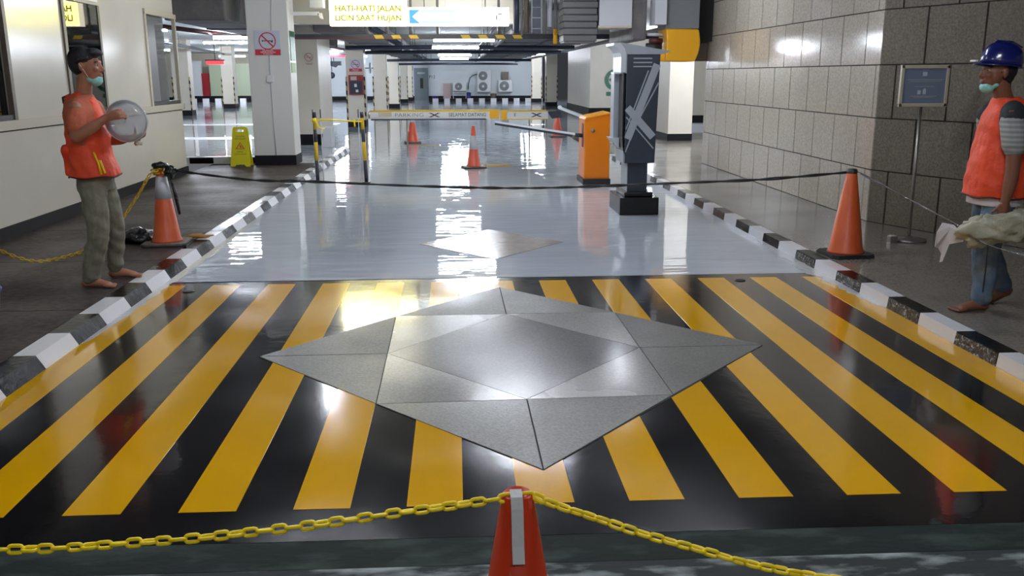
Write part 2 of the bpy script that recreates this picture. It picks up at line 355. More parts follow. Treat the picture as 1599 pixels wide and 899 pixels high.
# kerbs
def kerb(x_in, x_out, x_foot, y0, nblk, first_white, name, chip=(), P=0.45):
    root = tag(MB().box(min(x_in, x_out) + 0.004, max(x_in, x_out) - 0.004, y0 + 0.01, y0 + nblk * P - 0.01, 0.0, PZ - 0.006, m_joint).obj(name), kind='structure')
    for i in range(nblk):
        ya, yb = y0 + i * P + 0.001, y0 + (i + 1) * P - 0.001
        wht = (i % 2 == 0) == first_white
        mm = m_kwhite if wht else (m_kchip if i in chip else m_kblack)
        b = MB().prism([(x_out, 0), (x_out, PZ), (x_in, PZ), (x_foot, 0)], 'y', ya, yb, m_kwhite if wht else m_kblack)
        if not wht and i in chip:
            s = 1 if x_foot > x_in else -1
            b.prism([(x_in, PZ - 0.006), (x_in + s * 0.004, PZ - 0.006), (x_foot + s * 0.004, 0.0), (x_foot, 0.0)], 'y', ya + 0.004, yb - 0.004, m_kchip)
        b.obj('kerb_block', root)
    return root
kerb(-2.372, -2.50, -2.325, 0.374, 43, True, 'trim_1', P=0.4566)
kerb(3.02, 3.137, 3.04 - 0.03, 3.295, 41, True, 'trim_2', chip=(3, 5, 7, 9), P=0.4354)
# white paint that ran off the right kerb; on the left, painted floor glare
def edge_strip(xs, y0, y1, name='paint_and_glare_strip'):
    n = 40; pts = []
    for i in range(n + 1):
        y = y0 + (y1 - y0) * i / n; e = math.sin(PI * i / n) ** 0.4
        pts.append((xs[0], xs[1], y, e))
    a = [(p[0], p[2]) for p in pts]; b = [(p[0] + (p[1] - p[0]) * p[3] * random.uniform(0.55, 1.1), p[2]) for p in pts][::-1]
    MB().prism(a + b, 'z', 0, 0.003, m_edge_white).obj(name, floor)
edge_strip((3.012, 2.88), 5.9, 8.6); edge_strip((-2.33, -2.245), 5.4, 9.8)  # left strip is floor glare along the kerb, painted white
# pavements: a bed with slabs laid on it
pl = setting(MB().box(-4.35, -2.505, 2.0, 16.35, -0.1, PZ - 0.008, m_joint), 'floor')
ys = [16.35, 14.3, 12.7, 11.04, 9.25, 7.62, 5.96, 4.3, 2.6]
for a, b in zip(ys[1:], ys): MB().box(-4.33, -2.508, a + 0.006, b - 0.006, PZ - 0.01, PZ, m_pave).obj('paving_slab', pl)
pr = setting(MB().prism([(3.142, 2.0), (9.0, 2.0), (6.6, 4.0), (4.4, 9.1), (4.4, 15.9), (14, 15.9), (14, 24.0), (3.142, 24.0)], 'z', -0.1, PZ, m_paver), 'floor')
# kerb edge at the end of the left pavement
ke = setting(MB().box(-9.0, -3.5, 16.36, 16.5, -0.05, 0.20, m_kwhite), 'trim_3')
MB().box(-4.75, -4.33, 16.352, 16.36, 0.085, 0.19, m_kblack).obj('painted_block', ke)
MB().box(-3.86, -3.56, 16.352, 16.36, 0.085, 0.19, m_kblack).obj('painted_block', ke)

# granite wall, far half along the road and near half turned outwards
def gwall(name, p0, d, length, rows, m, offs, tw=0.6, th=0.3):
    """p0 corner, d unit direction along the wall, outward normal to the left of d"""
    nx, ny = d[1], -d[0]
    def W(s, t, z): return (p0[0] + d[0] * s + nx * t, p0[1] + d[1] * s + ny * t, z)
    def bx(s0, s1, t0, t1, z0, z1, mm):
        vs = [W(s, t, z) for z in (z0, z1) for t in (t0, t1) for s in (s0, s1)]
        return MB().add(vs, [(0, 2, 3, 1), (4, 5, 7, 6), (0, 1, 5, 4), (2, 6, 7, 3), (0, 4, 6, 2), (1, 3, 7, 5)], mm)
    root = setting(bx(0, length, 0.012, th, 0.0, 3.3, m_joint), name)
    for r, (z0, z1) in enumerate(rows):
        s = offs[r % len(offs)]; edges = [0.0]
        while s < length - 0.05:
            if s > 0.05: edges.append(s)
            s += tw
        edges.append(length)
        for a, b in zip(edges, edges[1:]):
            bx(a + 0.010, b - 0.010, random.uniform(-0.0012, 0.0), 0.014, z0 + 0.006, z1 - 0.006, m).obj('granite_tile', root)
    return root
rows = [(0.08, 0.625), (0.625, 1.16), (1.16, 1.695), (1.695, 2.235), (2.235, 2.775), (2.775, 3.3)]
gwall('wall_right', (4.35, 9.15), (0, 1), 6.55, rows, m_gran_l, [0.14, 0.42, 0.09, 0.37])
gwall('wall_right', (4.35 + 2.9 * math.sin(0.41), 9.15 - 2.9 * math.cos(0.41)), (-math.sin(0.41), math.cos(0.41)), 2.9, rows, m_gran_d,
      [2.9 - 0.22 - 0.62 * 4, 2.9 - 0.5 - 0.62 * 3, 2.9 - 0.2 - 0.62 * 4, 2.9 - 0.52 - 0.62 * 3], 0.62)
# guard room on the left: wall with three windows
XW = -4.33
lw = MB()
yA, yE = 6.0, 14.75
# wall pieces around openings: (y0,y1) windows with z 1.19..3.0
lw.box(XW - 0.12, XW, yA, yE, 0, 1.17, m_wall)
wins = [(6.4, 9.22, 3.1), (10.62, 11.62, 2.46), (13.35, 14.69, 2.48)]
cuts = [(9.22, 10.62), (11.62, 13.35), (yA, 6.4)]
for a, b in cuts: lw.box(XW - 0.12, XW, a, b, 1.17, 3.3, m_wall)
for a, b, t in wins: lw.box(XW - 0.12, XW, a, b, t, 3.3, m_wall)
lw.box(XW - 3.2, XW - 0.12, yE - 0.10, yE, 0, 1.17, m_wall).box(XW - 3.2, XW - 0.12, yE - 0.10, yE, 2.48, 3.3, m_wall)
wall_left = setting(lw, 'wall_left')
MB().box(XW, XW + 0.035, yA, yE + 0.03, 1.10, 1.19, m_frame).box(XW - 3.2, XW + 0.035, yE, yE + 0.03, 1.10, 1.19, m_frame).obj('ledge', wall_left)
MB().box(XW, XW + 0.004, yA, yE, 1.085, 1.10, m_joint).obj('groove', wall_left)
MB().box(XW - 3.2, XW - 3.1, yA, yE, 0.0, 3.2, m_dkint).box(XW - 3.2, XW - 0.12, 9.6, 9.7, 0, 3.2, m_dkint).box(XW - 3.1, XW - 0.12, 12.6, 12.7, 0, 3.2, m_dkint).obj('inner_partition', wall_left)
MB().box(XW - 1.6, XW - 1.5, 12.75, 14.3, 0.2, 2.9, m_greeni).obj('inner_partition', wall_left)
MB().box(XW, XW + 0.02, yA, yE + 0.02, PZ, 0.20, m_base).box(XW - 3.2, XW, yE, yE + 0.02, 0.0, 0.2, m_base).obj('baseboard', wall_left)
for i, (a, b, t) in enumerate(wins):
    w1 = setting(MB().box(XW - 0.03, XW + 0.02, a - 0.05, a + 0.02, 1.19, t, m_brown if i < 2 else m_frame).box(XW - 0.03, XW + 0.02, b - 0.02, b + 0.04, 1.19, t, m_brown if i < 2 else m_frame)
                 .box(XW - 0.03, XW + 0.03, a - 0.05, b + 0.04, t - 0.02, t + 0.05, m_frame).box(XW - 0.1, XW + 0.01, a, b, 1.19, 1.24, m_dark), 'window_%d' % (i + 1))
    MB().box(XW - 0.05, XW - 0.044, a + 0.02, (b - 0.02) if i < 2 else 14.3, 1.24, t - 0.02, m_glass if i < 2 else m_glassg).obj('pane', w1) if i != 1 else MB().prism([(XW - 0.012, a + 0.02), (XW + 0.012, b - 0.02), (XW + 0.006, b - 0.02), (XW - 0.018, a + 0.02)], 'z', 1.24, t - 0.02, m_glass).obj('pane', w1)
MB().box(XW + 0.005, XW + 0.05, 10.5, 11.55, 2.47, 2.52, m_white).obj('window_awning_strip', bpy.data.objects['window_2'])
# far wall, side walls, walls behind the camera, ceiling
fwl = setting(MB().box(-9.0, 6.0, 62.5, 62.8, 0, 3.1, m_bwall).box(-24, -9, 62.5, 62.8, 0, 3.1, m_pill), 'wall_back')
MB().box(-24, -2.75, 62.47, 62.5, 0, 0.26, m_base).box(-1.78, 6, 62.47, 62.5, 0, 0.26, m_base).obj('baseboard', fwl)
for x in [-1.22 + 0.73 * i for i in range(10)]:
    MB().box(x - 0.18, x + 0.18, 57.4, 57.6, 0, 0.21, m_kwhite).obj('wheel_stop_block', fwl)
MB().box(-1.6, 6.0, 57.45, 57.6, 0, 0.2, m_kblack).obj('wheel_stop_strip', fwl)
MB().box(-16.8, -16.2, 60.0, 60.2, 0.36, 2.57, m_white).box(-15.7, -12.4, 60.0, 60.2, 0.36, 2.4, m_greenw).box(-17.0, -12.4, 59.95, 60.0, 0.0, 0.38, m_base).obj('niche_wall', fwl)
MB().box(-16.2, -15.75, 59.95, 60.1, 0.38, 1.8, m_rede).obj('red_door', fwl)
for i in range(5): MB().box(-16.2 + i * 0.75, -15.85 + i * 0.75, 57.0, 57.2, 0, 0.28, m_kwhite).obj('wheel_stop_block', fwl)
setting(MB().box(-24.3, -24, 16, 62.8, 0, 3.1, m_pill), 'wall_left')
setting(MB().box(5.5, 14, 37.0, 44.3, 0, 3.1, m_pill).box(5.46, 5.5, 37.0, 44.3, 0, 0.3, m_base).box(5.46, 14, 36.96, 37.0, 0, 0.3, m_base), 'wall_right')
wr = setting(MB().box(6.84, 14, 26.2, 26.5, 0, 3.1, m_pill).box(6.83, 14, 26.16, 26.2, 0.2, 0.45, m_base), 'wall_right')
MB().box(6.7, 9.0, 25.6, 26.1, 0, 0.24, m_kwhite).obj('kerb_block', wr)
setting(MB().box(13.8, 14, 16, 26, 0, 3.1, m_pill), 'wall_right')
setting(MB().box(-8, 9, -4.3, -4, 0, 3.4, m_pill).box(-8.2, -8, -4.3, 9.5, 0, 3.4, m_pill).box(8.8, 9, -4.3, 9, 0, 3.4, m_pill), 'wall_front')
setting(MB().box(-24, 14, 16.6, 62.8, 3.1, 3.4, m_slab), 'ceiling')
setting(MB().box(-3.27, 1.3, 19.0, 19.5, 2.64, 3.1, m_pill), 'trim_4')
setting(MB().box(-24, 14, -4.3, 16.6, 3.12, 3.4, m_slabd), 'ceiling')
setting(MB().box(-8, XW - 0.12, 2, 6, 0, 3.1, m_pill), 'wall_left')

# ================================================================== PILLARS
def pillar(x0, x1, y0, y1, label, guards=True, m=m_pill, bz=0.22, z0=0.0, group='concrete pillars of the garage', side=None):
    t = thing('concrete_pillar', label, 'pillar', ((x0 + x1) / 2, (y0 + y1) / 2, z0), group)
    MB().box(x0, x1, y0, y1, z0, 3.1, m).obj('shaft', t, bevel=0.012)
    MB().box(x0 - 0.008, x1 + 0.008, y0 - 0.008, y1 + 0.008, z0, z0 + bz, m_base).obj('base_band', t)
    if guards:
        for x in (x0, x1): MB().box(x - 0.025, x + 0.025, y0 - 0.012, y0 + 0.03, z0 + 0.22, 1.58, m_guard).obj('corner_guard', t)
    return t
pA = pillar(-3.52, -2.815, 16.03, 16.62, 'large cream pillar nearest on the left, carrying the no-horn sign', False, m_pillw, 0.17, PZ)
pillar(-3.75, -3.19, 21.85, 24.0, 'cream pillar behind the striped posts with a faded pink sign', False, m_pill, 0.25)
pillar(-3.45, -2.88, 29.5, 30.2, 'cream pillar carrying the maroon phone box and red sign')
pillar(-3.35, -2.8, 38.0, 38.6, 'left-row pillar just behind the left end of the barrier board')
pillar(-3.35, -2.82, 46.5, 47.1, 'left-row pillar, third from the grey door')
pillar(-3.3, -2.87, 55.9, 56.4, 'left-row pillar, second from the grey door')
pillar(-3.15, -2.78, 60.6, 61.0, 'left-row pillar right beside the grey door')
pillar(4.72, 5.32, 55.9, 56.4, 'slimmer right-hand pillar nearer the far air conditioners')
pillar(4.83, 5.42, 48.2, 48.8, 'right-hand pillar nearer the long side wall')
pillar(5.03, 5.61, 21.2, 22.7, 'cream pillar right behind the dark ticket machine', False, m_pill, 0.16, PZ)
pillar(-11.75, -11.05, 39.0, 39.6, 'far left pillar seen past the guard room corner', True)
pillar(-11.9, -11.3, 47.7, 48.4, 'far left pillar standing left of the yellow wet floor sign')
# white marks on the ground of the far-left bay
for y in (24.0, 31.0): MB().box(-14, -4.0, y, y + 0.9, 0, 0.003, m_kwhite).obj('floor_band', floor)
for x0_, x1_, y in ((-1.0, -0.35, 21.2), (0.3, 1.0, 16.2), (2.2, 3.0, 30.0)): MB().box(x0_, x1_, y, y + 0.4, 0, 0.002, m_yellow).obj('floor_band', floor)

# fittings on the near pillar
y_ = 16.02
def horn_sign(x, z, s, y, label, faded=False):
    t = thing('no_horn_sign', label, 'sign', (x, y, z), 'no-horn signs on the pillars')
    rp = m_faint if faded else m_red
    if not faded: MB().box(x - 0.2 * s, x + 0.2 * s, y - 0.006, y, z - 0.12 * s, z + 0.26 * s, m_wplate).obj('plate', t)
    ring = MB(); n = 32; vs = []; fs = []
    for k in range(n):
        a = 2 * PI * k / n
        for r in (0.118 * s, 0.135 * s): vs.append((x + r * math.cos(a), y - 0.009, z + 0.10 * s + r * math.sin(a)))
    for k in range(n):
        j = (k + 1) % n; fs.append((2 * k, 2 * k + 1, 2 * j + 1, 2 * j))
    ring.add(vs, fs, rp)
    ring.add([(x + (q * 0.092 + e * 0.008) * s, y - 0.0095, z + (0.10 - q * 0.092 + e * 0.008) * s) for q, e in ((-1, -1), (-1, 1), (1, 1), (1, -1))], [(0, 1, 2, 3)], rp)
    ring.obj('prohibition_ring', t, fix=False)
    h = MB().box(x - 0.07 * s, x + 0.06 * s, y - 0.0085, y - 0.007, z + 0.095 * s, z + 0.108 * s, m_faint if faded else m_dark)
    h.prism([(x + 0.05 * s, z + 0.09 * s), (x + 0.085 * s, z + 0.07 * s), (x + 0.085 * s, z + 0.12 * s)], 'y', y - 0.0085, y - 0.007, m_faint if faded else m_dark)
    h.prism([(x - 0.06 * s, z + 0.10 * s), (x - 0.085 * s, z + 0.12 * s), (x - 0.085 * s, z + 0.085 * s)], 'y', y - 0.0085, y - 0.007, m_faint if faded else m_dark)
    h.obj('horn_symbol', t)
    if not faded:
        MB().box(x - 0.2 * s, x + 0.2 * s, y - 0.008, y - 0.001, z - 0.12 * s, z - 0.03 * s, m_red).obj('red_band', t)
        for i, (wd, sx) in enumerate((('DILARANG', 1.0), ('MEMBUNYIKAN', 1.0), ('KLAKSON', 1.0))):
            text(wd, 0.034 * s, (x, y - 0.010, z + (-0.048 - 0.0275 * i) * s), m_wtxt, t)
    else:
        MB().box(x - 0.12 * s, x + 0.12 * s, y - 0.007, y - 0.004, z - 0.10 * s, z - 0.09 * s, m_faint).box(x - 0.09 * s, x + 0.09 * s, y - 0.007, y - 0.004, z - 0.13 * s, z - 0.12 * s, m_faint).obj('worn_print', t)
    return t
horn_sign(-3.178, 2.08, 1.07, y_, 'red and white no-horn sign on the near white pillar')
horn_sign(-3.14, 1.86, 1.0, 29.49, 'small red no-horn sign above the maroon phone box')
horn_sign(-3.40, 1.96, 0.72, 21.84, 'faded pink no-horn mark on the second cream pillar', True)
t = thing('electrical_conduit', 'thin white conduit with a socket box down the near pillar', 'conduit', (-3.14, y_, 1.5))
MB().tube([(-3.06, y_ - 0.006, 3.0), (-3.10, y_ - 0.006, 2.36)], 0.008, m_silverl).obj('pipe', t)
MB().tube([(-3.16, y_ - 0.006, 1.95), (-3.165, y_ - 0.006, 1.62)], 0.008, m_silverl).tube([(-3.165, y_ - 0.006, 1.5), (-3.15, y_ - 0.006, 0.25)], 0.008, m_silverl).obj('pipe', t)
MB().box(-3.22, -3.11, y_ - 0.05, y_, 1.50, 1.62, m_white).obj('socket', t, bevel=0.006)
t = thing('green_notice_sign', 'tall green notice on the right side of the near pillar', 'sign', (-2.81, 16.3, 2.0))
MB().box(-2.815, -2.803, 16.1, 16.5, 1.86, 2.36, m_green).obj('green_panel', t)
MB().box(-2.815, -2.803, 16.1, 16.5, 1.66, 1.83, m_greenp).obj('pale_panel', t)
t = thing('bracket_lamp', 'white box lamp on a bracket arm beside the yellow lightbox', 'lamp', (-2.8, 16.3, 2.6))
MB().box(-2.815, -2.32, 16.25, 16.31, 2.62, 2.68, m_white).prism([(-2.35, 2.65), (-2.27, 2.66), (-2.25, 2.56), (-2.29, 2.56)], 'y', 16.25, 16.31, m_white).obj('arm', t)
MB().box(-2.46, -2.22, 16.15, 16.4, 2.74, 2.92, m_white).obj('housing', t, bevel=0.01)
# maroon phone box
t = thing('phone_box', 'maroon wall box with a blue front on the third cream pillar', 'box', (-3.13, 29.4, 1.3))
MB().box(-3.36, -2.90, 29.32, 29.5, 1.02, 1.63, m_rede).obj('case', t, bevel=0.01)
MB().box(-3.32, -2.94, 29.30, 29.32, 1.05, 1.45, m_pipeb).obj('front_panel', t)
MB().box(-3.29, -3.10, 29.30, 29.32, 1.47, 1.59, m_frame).obj('label_plate', t)
MB().box(-3.18, -3.10, 29.29, 29.30, 1.26, 1.36, m_white).obj('sticker', t); MB().box(-3.14, -3.06, 29.29, 29.30, 1.1, 1.18, m_white).obj('sticker', t)
t = thing('round_mirror', 'small convex mirror beside the third pillar', 'mirror', (-2.7, 30.0, 1.75))
MB().lathe([(0.02, 0), (0.17, 0.01), (0.17, 0.04), (0.1, 0.06)], (-2.74, 29.9, 1.85), m_silverl, 20, 'x').obj('dish', t)
MB().tube([(-2.88, 30.0, 1.85), (-2.62, 30.0, 1.85)], 0.015, m_green).obj('arm', t)
# green circle sign on the block behind the machine
t = thing('exit_arrow_sign', 'green ring sign with white arrow on the wall behind the ticket machine', 'sign', (6.5, 36.93, 1.4))
ring = MB(); n = 32; vs = []
for k in range(n):
    a = 2 * PI * k / n
    for r in (0.27, 0.42): vs.append((6.52 + r * math.cos(a), 36.94, 1.42 + r * math.sin(a)))
ring.add(vs, [(2 * k, 2 * k + 1, 2 * ((k + 1) % n) + 1, 2 * ((k + 1) % n)) for k in range(n)], m_green)
ring.add([(6.25, 36.94, 1.42), (6.6, 36.94, 1.68), (6.52, 36.94, 1.42), (6.6, 36.94, 1.16)], [(0, 1, 2, 3)], m_green).obj('ring', t, fix=False)
MB().box(6.17, 6.7, 36.94, 36.955, 0.78, 0.94, m_green).obj('lower_plate', t)
# black ball camera / gauge on the far left wall behind
t = thing('wall_fan', 'round blue-black wall fan far back left of the phone box', 'fan', (-6.6, 50, 1.64))
MB().lathe([(0.05, 0), (0.17, 0.02), (0.17, 0.08), (0.06, 0.12)], (-6.6, 49.9, 1.64), m_pipeb, 18, 'y').obj('cage', t)
MB().tube([(-6.6, 50, 1.7), (-6.6, 50, 3.1)], 0.02, m_pipeb).obj('rod', t)
t = thing('hanging_tray', 'dark hanging tray above the round wall fan', 'tray', (-6.45, 50, 2.2))
MB().box(-6.74, -6.1, 50, 50.4, 2.16, 2.38, m_pipeb).prism([(-6.74, 2.16), (-6.3, 2.16), (-6.4, 2.06)], 'y', 50, 50.4, m_pipeb).obj('body', t)
MB().tube([(-6.5, 50.2, 2.3), (-6.5, 50.2, 3.1)], 0.02, m_pipeb).obj('rod', t)
t = thing('red_lit_sign', 'glowing red hanging sign in the far left bay', 'sign', (-10.2, 40, 2.2))
MB().box(-10.56, -9.84, 40, 40.1, 2.11, 2.25, m_redl).obj('lit_panel', t)
MB().box(-10.6, -9.8, 39.98, 40.12, 2.25, 2.30, m_pipeb).tube([(-10.2, 40.05, 2.3), (-10.2, 40.05, 3.1)], 0.015, m_dark).obj('hanger', t)
t = thing('red_lit_sign', 'thin red glowing strip sign under a white tube beside the second pillar', 'sign', (-4.4, 35, 2.33))
MB().box(-4.75, -4.05, 35, 35.1, 2.30, 2.37, m_redl).obj('lit_panel', t)
MB().box(-4.8, -4.0, 35.0, 35.12, 2.37, 2.42, m_pipeb).tube([(-4.4, 35.05, 2.4), (-4.4, 35.05, 3.1)], 0.015, m_dark).obj('hanger', t)

# ================================================================== LAMPS, LIGHTBOXES, CEILING SERVICES
def tube_lamp(x, y, z, label, m=m_ltube, along='x', L=1.2, tr_=0.033, group='fluorescent tubes under the ceiling', zt=3.1, rods=True):
    t = thing('fluorescent_lamp', label, 'lamp', (x, y, z), group)
    h = L / 2
    if along == 'x':
        MB().tube([(x - h, y, z), (x + h, y, z)], tr_, m, 8).obj('tube', t)
        b = MB().box(x - h, x + h, y - 0.04, y + 0.04, z + 0.045, z + 0.09, m_white)
    else:
        MB().tube([(x, y - h, z), (x, y + h, z)], 0.02, m, 8).obj('tube', t)
        b = MB().box(x - 0.04, x + 0.04, y - h, y + h, z + 0.045, z + 0.09, m_white)
    b.obj('housing', t)
    if rods:
        for s in (-0.6, 0.6):
            px, py = (x + s * h, y) if along == 'x' else (x, y + s * h)
            MB().tube([(px, py, z + 0.09), (px, py, zt)], 0.006, m_white, 6).obj('hanger', t)
    return t
tube_lamp(0.20, 18.4, 2.29, 'nearest bright tube, right under the chevron height bar', L=1.2)
tube_lamp(0.04, 24.0, 2.31, 'second tube beyond the height bar', L=1.2)
tube_lamp(0.02, 34.0, 2.34, 'third tube beyond the height bar', L=1.2)
tube_lamp(0.0, 39.0, 2.30, 'fourth tube beyond the height bar, lowest in the row', L=1.2)
tube_lamp(0.4, 50.0, 2.85, 'farthest central tube before the back wall', L=1.6)
tube_lamp(4.8, 57.5, 2.85, 'tube over the far air conditioners', L=1.6)
tube_lamp(-5.2, 22.0, 2.48, 'tube under the ceiling left of the near pillar', L=0.8, m=m_ltube)
tube_lamp(-4.55, 34.9, 2.48, 'small tube between the second and third pillar', L=0.5, m=m_ltube)
for i, (x, y) in enumerate(((-8, 33), (-13, 42), (-13, 55), (-6, 44), (-6, 56), (7.2, 30), (4.6, 52), (-8, 24), (6.0, 18.6))):  # fill tubes added in the side bays to brighten the far hall
    tube_lamp(x, y, 2.75, ['added fill tube in the far-left bay, nearer row', 'added fill tube beyond the far left pillars', 'added fill tube in the farthest left corner', 'added fill tube left of the left pillar row', 'added fill tube near the far wall left of the door',
              'added fill tube right of the ticket machine bay', 'added fill tube right of the far right pillars', 'added fill tube above the left bay close to the guard room', 'added fill tube above the pillar behind the machine'][i], L=1.5, m=m_ltubes)
# lamps over the entrance, between and above the frame
tube_lamp(2.42, 12.9, 2.95, 'tube lamp running along the road above the ticket machine', m=m_ltubem, along='y')
tube_lamp(-1.95, 13.2, 3.0, 'tube lamp running along the road above the left kerb', m=m_ltubem, along='y')
for i, (x, y) in enumerate(((0.95, 10.8), (0.65, 11.7))):  # unseen tubes added to brighten the grey floor, reflections kept inside the diamond
    tube_lamp(x, y, 3.0, ['added fill tube over the grey floor before the ticket machine', 'added fill tube over the grey floor level with the ticket machine'][i], m=m_ltubef, L=0.9)
for i, (x, y) in enumerate(((-1.2, 7.2), (1.9, 7.2), (-1.2, 3.2), (1.9, 3.2), (0.3, -0.8))):  # unseen fill tubes added to light the foreground
    tube_lamp(x, y, 2.95, ['added fill tube over the crossing near the left worker', 'added fill tube over the crossing near the right worker', 'added fill tube over the near left stripes', 'added fill tube over the near right stripes', 'added fill tube behind the camera'][i], m=m_ltuben)

# yellow lightbox with its print, white direction lightbox
t = thing('yellow_lightbox', 'large glowing yellow warning lightbox left of the direction sign', 'sign', (-1.45, 16.1, 2.44))
MB().box(-2.107, -0.80, 16.02, 16.22, 2.437, 3.075, m_case).obj('case', t)
MB().box(-2.095, -0.812, 16.0, 16.02, 2.449, 2.84, m_sy).obj('lit_face', t)
MB().box(-2.095, -0.812, 16.0, 16.02, 2.84, 3.06, m_swh).obj('white_header', t)
text('HATI-HATI JALAN', 0.135, (-1.45, 15.997, 2.715), m_syt, t, sx=1.05, bold=0.006)
text('LICIN SAAT HUJAN', 0.135, (-1.45, 15.997, 2.560), m_syt, t, sx=0.98, bold=0.006)
for x in (-1.9, -1.0): MB().tube([(x, 16.1, 3.07), (x, 16.1, 3.1)], 0.012, m_steel, 6).obj('hanger', t)
t = thing('direction_lightbox', 'glowing white direction lightbox with a blue arrow end', 'sign', (0.08, 16.1, 2.44))
MB().box(-0.785, 0.955, 16.02, 16.2, 2.437, 2.74, m_case).obj('case', t)
MB().box(-0.77, 0.94, 16.0, 16.02, 2.45, 2.727, m_sw).obj('lit_face', t)
MB().prism([(-0.755, 2.47), (-0.56, 2.47), (-0.70, 2.585), (-0.56, 2.70), (-0.755, 2.70)], 'y', 15.997, 16.0, m_sb).obj('blue_arrow_panel', t)
MB().box(-0.56, 0.02, 15.997, 16.0, 2.645, 2.70, m_st).obj('mint_panel', t); MB().box(-0.56, 0.02, 15.997, 16.0, 2.47, 2.52, m_st).obj('mint_panel', t)
MB().box(0.730, 0.750, 15.997, 16.0, 2.53, 2.61, m_sk).box(0.76, 0.83, 15.997, 16.0, 2.618, 2.638, m_sk).prism([(0.82, 2.645), (0.82, 2.613), (0.845, 2.629)], 'y', 15.997, 16.0, m_sk).obj('turn_symbol', t)
for x in (-0.5, 0.55): MB().tube([(x, 16.1, 2.74), (x, 16.1, 3.1)], 0.008, m_dark, 6).obj('hanger', t)
# height bar with chevrons
t = thing('height_limit_bar', 'black height bar with yellow chevrons hanging below the lightboxes', 'bar', (0.4, 17.5, 2.3))
MB().box(-3.0, 4.0, 17.46, 17.56, 2.27, 2.36, m_bpost).obj('beam', t)
MB().box(-3.0, -0.9, 17.455, 17.46, 2.27, 2.30, m_piper).obj('red_edge', t)
for x in [-1.5 + 0.325 * i for i in range(9) if i not in (3, 4)]:
    xx = x if x < -0.5 else x + 0.0
    MB().prism([(xx, 2.345), (xx + 0.16, 2.345), (xx + 0.2, 2.28), (xx + 0.04, 2.28)], 'y', 17.452, 17.46, m_ypost).obj('chevron', t)
for x in (-1.62, -1.25, -0.8, -0.3, 0.85, 1.15): MB().tube([(x, 17.5, 2.36), (x, 17.5, 3.1)], 0.025, m_pipeg, 8).obj('hanger', t)
for i, (xx, z, yy, mm) in enumerate(((0, 2.44, 21.0, m_pipeg), (0.1, 2.41, 27.5, m_pipeb), (-0.2, 2.36, 31, m_pipeb), (0.2, 2.30, 43, m_pipeb), (0.1, 2.24, 52, m_pipeb))):
    t = thing('cross_pipe', ['pale pipe crossing just behind the height bar', 'dark pipe crossing below the second tube', 'blue-black pipe crossing near the third tube', 'dark pipe crossing behind the fourth tube', 'lowest dark pipe crossing near the back wall'][i], 'pipe', (xx, yy, z), 'pipes crossing under the ceiling')
    MB().tube([(-3.2, yy, z), (-0.5, yy, z + 0.02), (3.6, yy, z)], 0.06 if i else 0.04, mm, 8).obj('pipe', t)
    for x in (-1.3, 1.0): MB().tube([(x, yy, z + 0.05), (x, yy, 3.1)], 0.012, m_pipeg, 6).obj('hanger', t)
def duct(name, label, x0, x1, y0, y1, z0, z1, m, nseg=0, cat='duct'):
    t = thing(name, label, cat, ((x0 + x1) / 2, y0, z0), 'ducts under the ceiling')
    if not nseg: MB().box(x0, x1, y0, y1, z0, z1, m).obj('casing', t, bevel=0.03)
    else:
        L_ = (y1 - y0) / nseg
        for i in range(nseg):
            MB().box(x0, x1, y0 + i * L_, y0 + (i + 0.94) * L_, z0, z1, m).obj('duct_section', t, bevel=0.03)
            MB().box(x0 - 0.02, x1 + 0.02, y0 + (i + 0.93) * L_, y0 + (i + 1.0) * L_, z0 - 0.02, z1, m_ductp).obj('flange', t)
    for k in range(1, 5):
        yy = y0 + (y1 - y0) * k / 5
        for x in (x0 + 0.04, x1 - 0.04): MB().tube([(x, yy, z1), (x, yy, 3.1)], 0.01, m_steel, 6).obj('hanger', t)
    return t
duct('ventilation_duct', 'dark duct running along above the left pillar row', -3.0, -1.9, 20.0, 55, 2.52, 2.95, m_duct, 10)
duct('ventilation_duct', 'dark duct along the right of the central tubes', 1.45, 2.5, 19.6, 55, 2.52, 2.95, m_duct, 10)
duct('ventilation_duct', 'broad dark duct nearer the right-hand wall', 2.7, 3.9, 19.6, 56, 2.55, 2.98, m_duct, 12)
duct('ventilation_duct', 'brown-grey duct overhead between guard room and near pillar', -4.75, -3.75, 15.6, 30, 2.50, 3.0, m_duct, 5)
for i, (x0_, y0_, x1_, y1_, z, rr, mm) in enumerate(((1.2, 19, 1.35, 58, 2.48, 0.05, m_pipeg), (4.1, 17.5, 4.0, 60, 2.48, 0.05, m_pipeg), (-1.75, 20, -1.7, 58, 2.62, 0.06, m_pipeb), (-6.2, 17, -3.8, 40, 2.6, 0.05, m_piper), (-5.6, 15.5, -5.6, 45, 2.9, 0.09, m_piper), (-7.5, 17, -12, 50, 2.7, 0.05, m_pipeb), (0.95, 19, 0.95, 45, 2.7, 0.04, m_pipeg))):
    t = thing('ceiling_pipe', ['grey pipe along the left edge of the right duct', 'grey pipe along the right end of the ducts', 'blue-black pipe beside the left duct', 'dark red pipe slanting across the left bay', 'thick maroon pipe above the guard room corner', 'blue-black pipe in the far-left bay', 'thin grey pipe right of the tubes'][i], 'pipe', (x0_, y0_, z), 'pipes running along under the ceiling')
    MB().tube([(x0_, y0_, z), ((x0_ + x1_) / 2, (y0_ + y1_) / 2, z - 0.015), (x1_, y1_, z)], rr, mm, 8).obj('pipe', t)
    for k in (0.1, 0.5, 0.9): MB().tube([(x0_ + (x1_ - x0_) * k, y0_ + (y1_ - y0_) * k, z), (x0_ + (x1_ - x0_) * k, y0_ + (y1_ - y0_) * k, 3.1)], 0.01, m_steel, 6).obj('hanger', t)
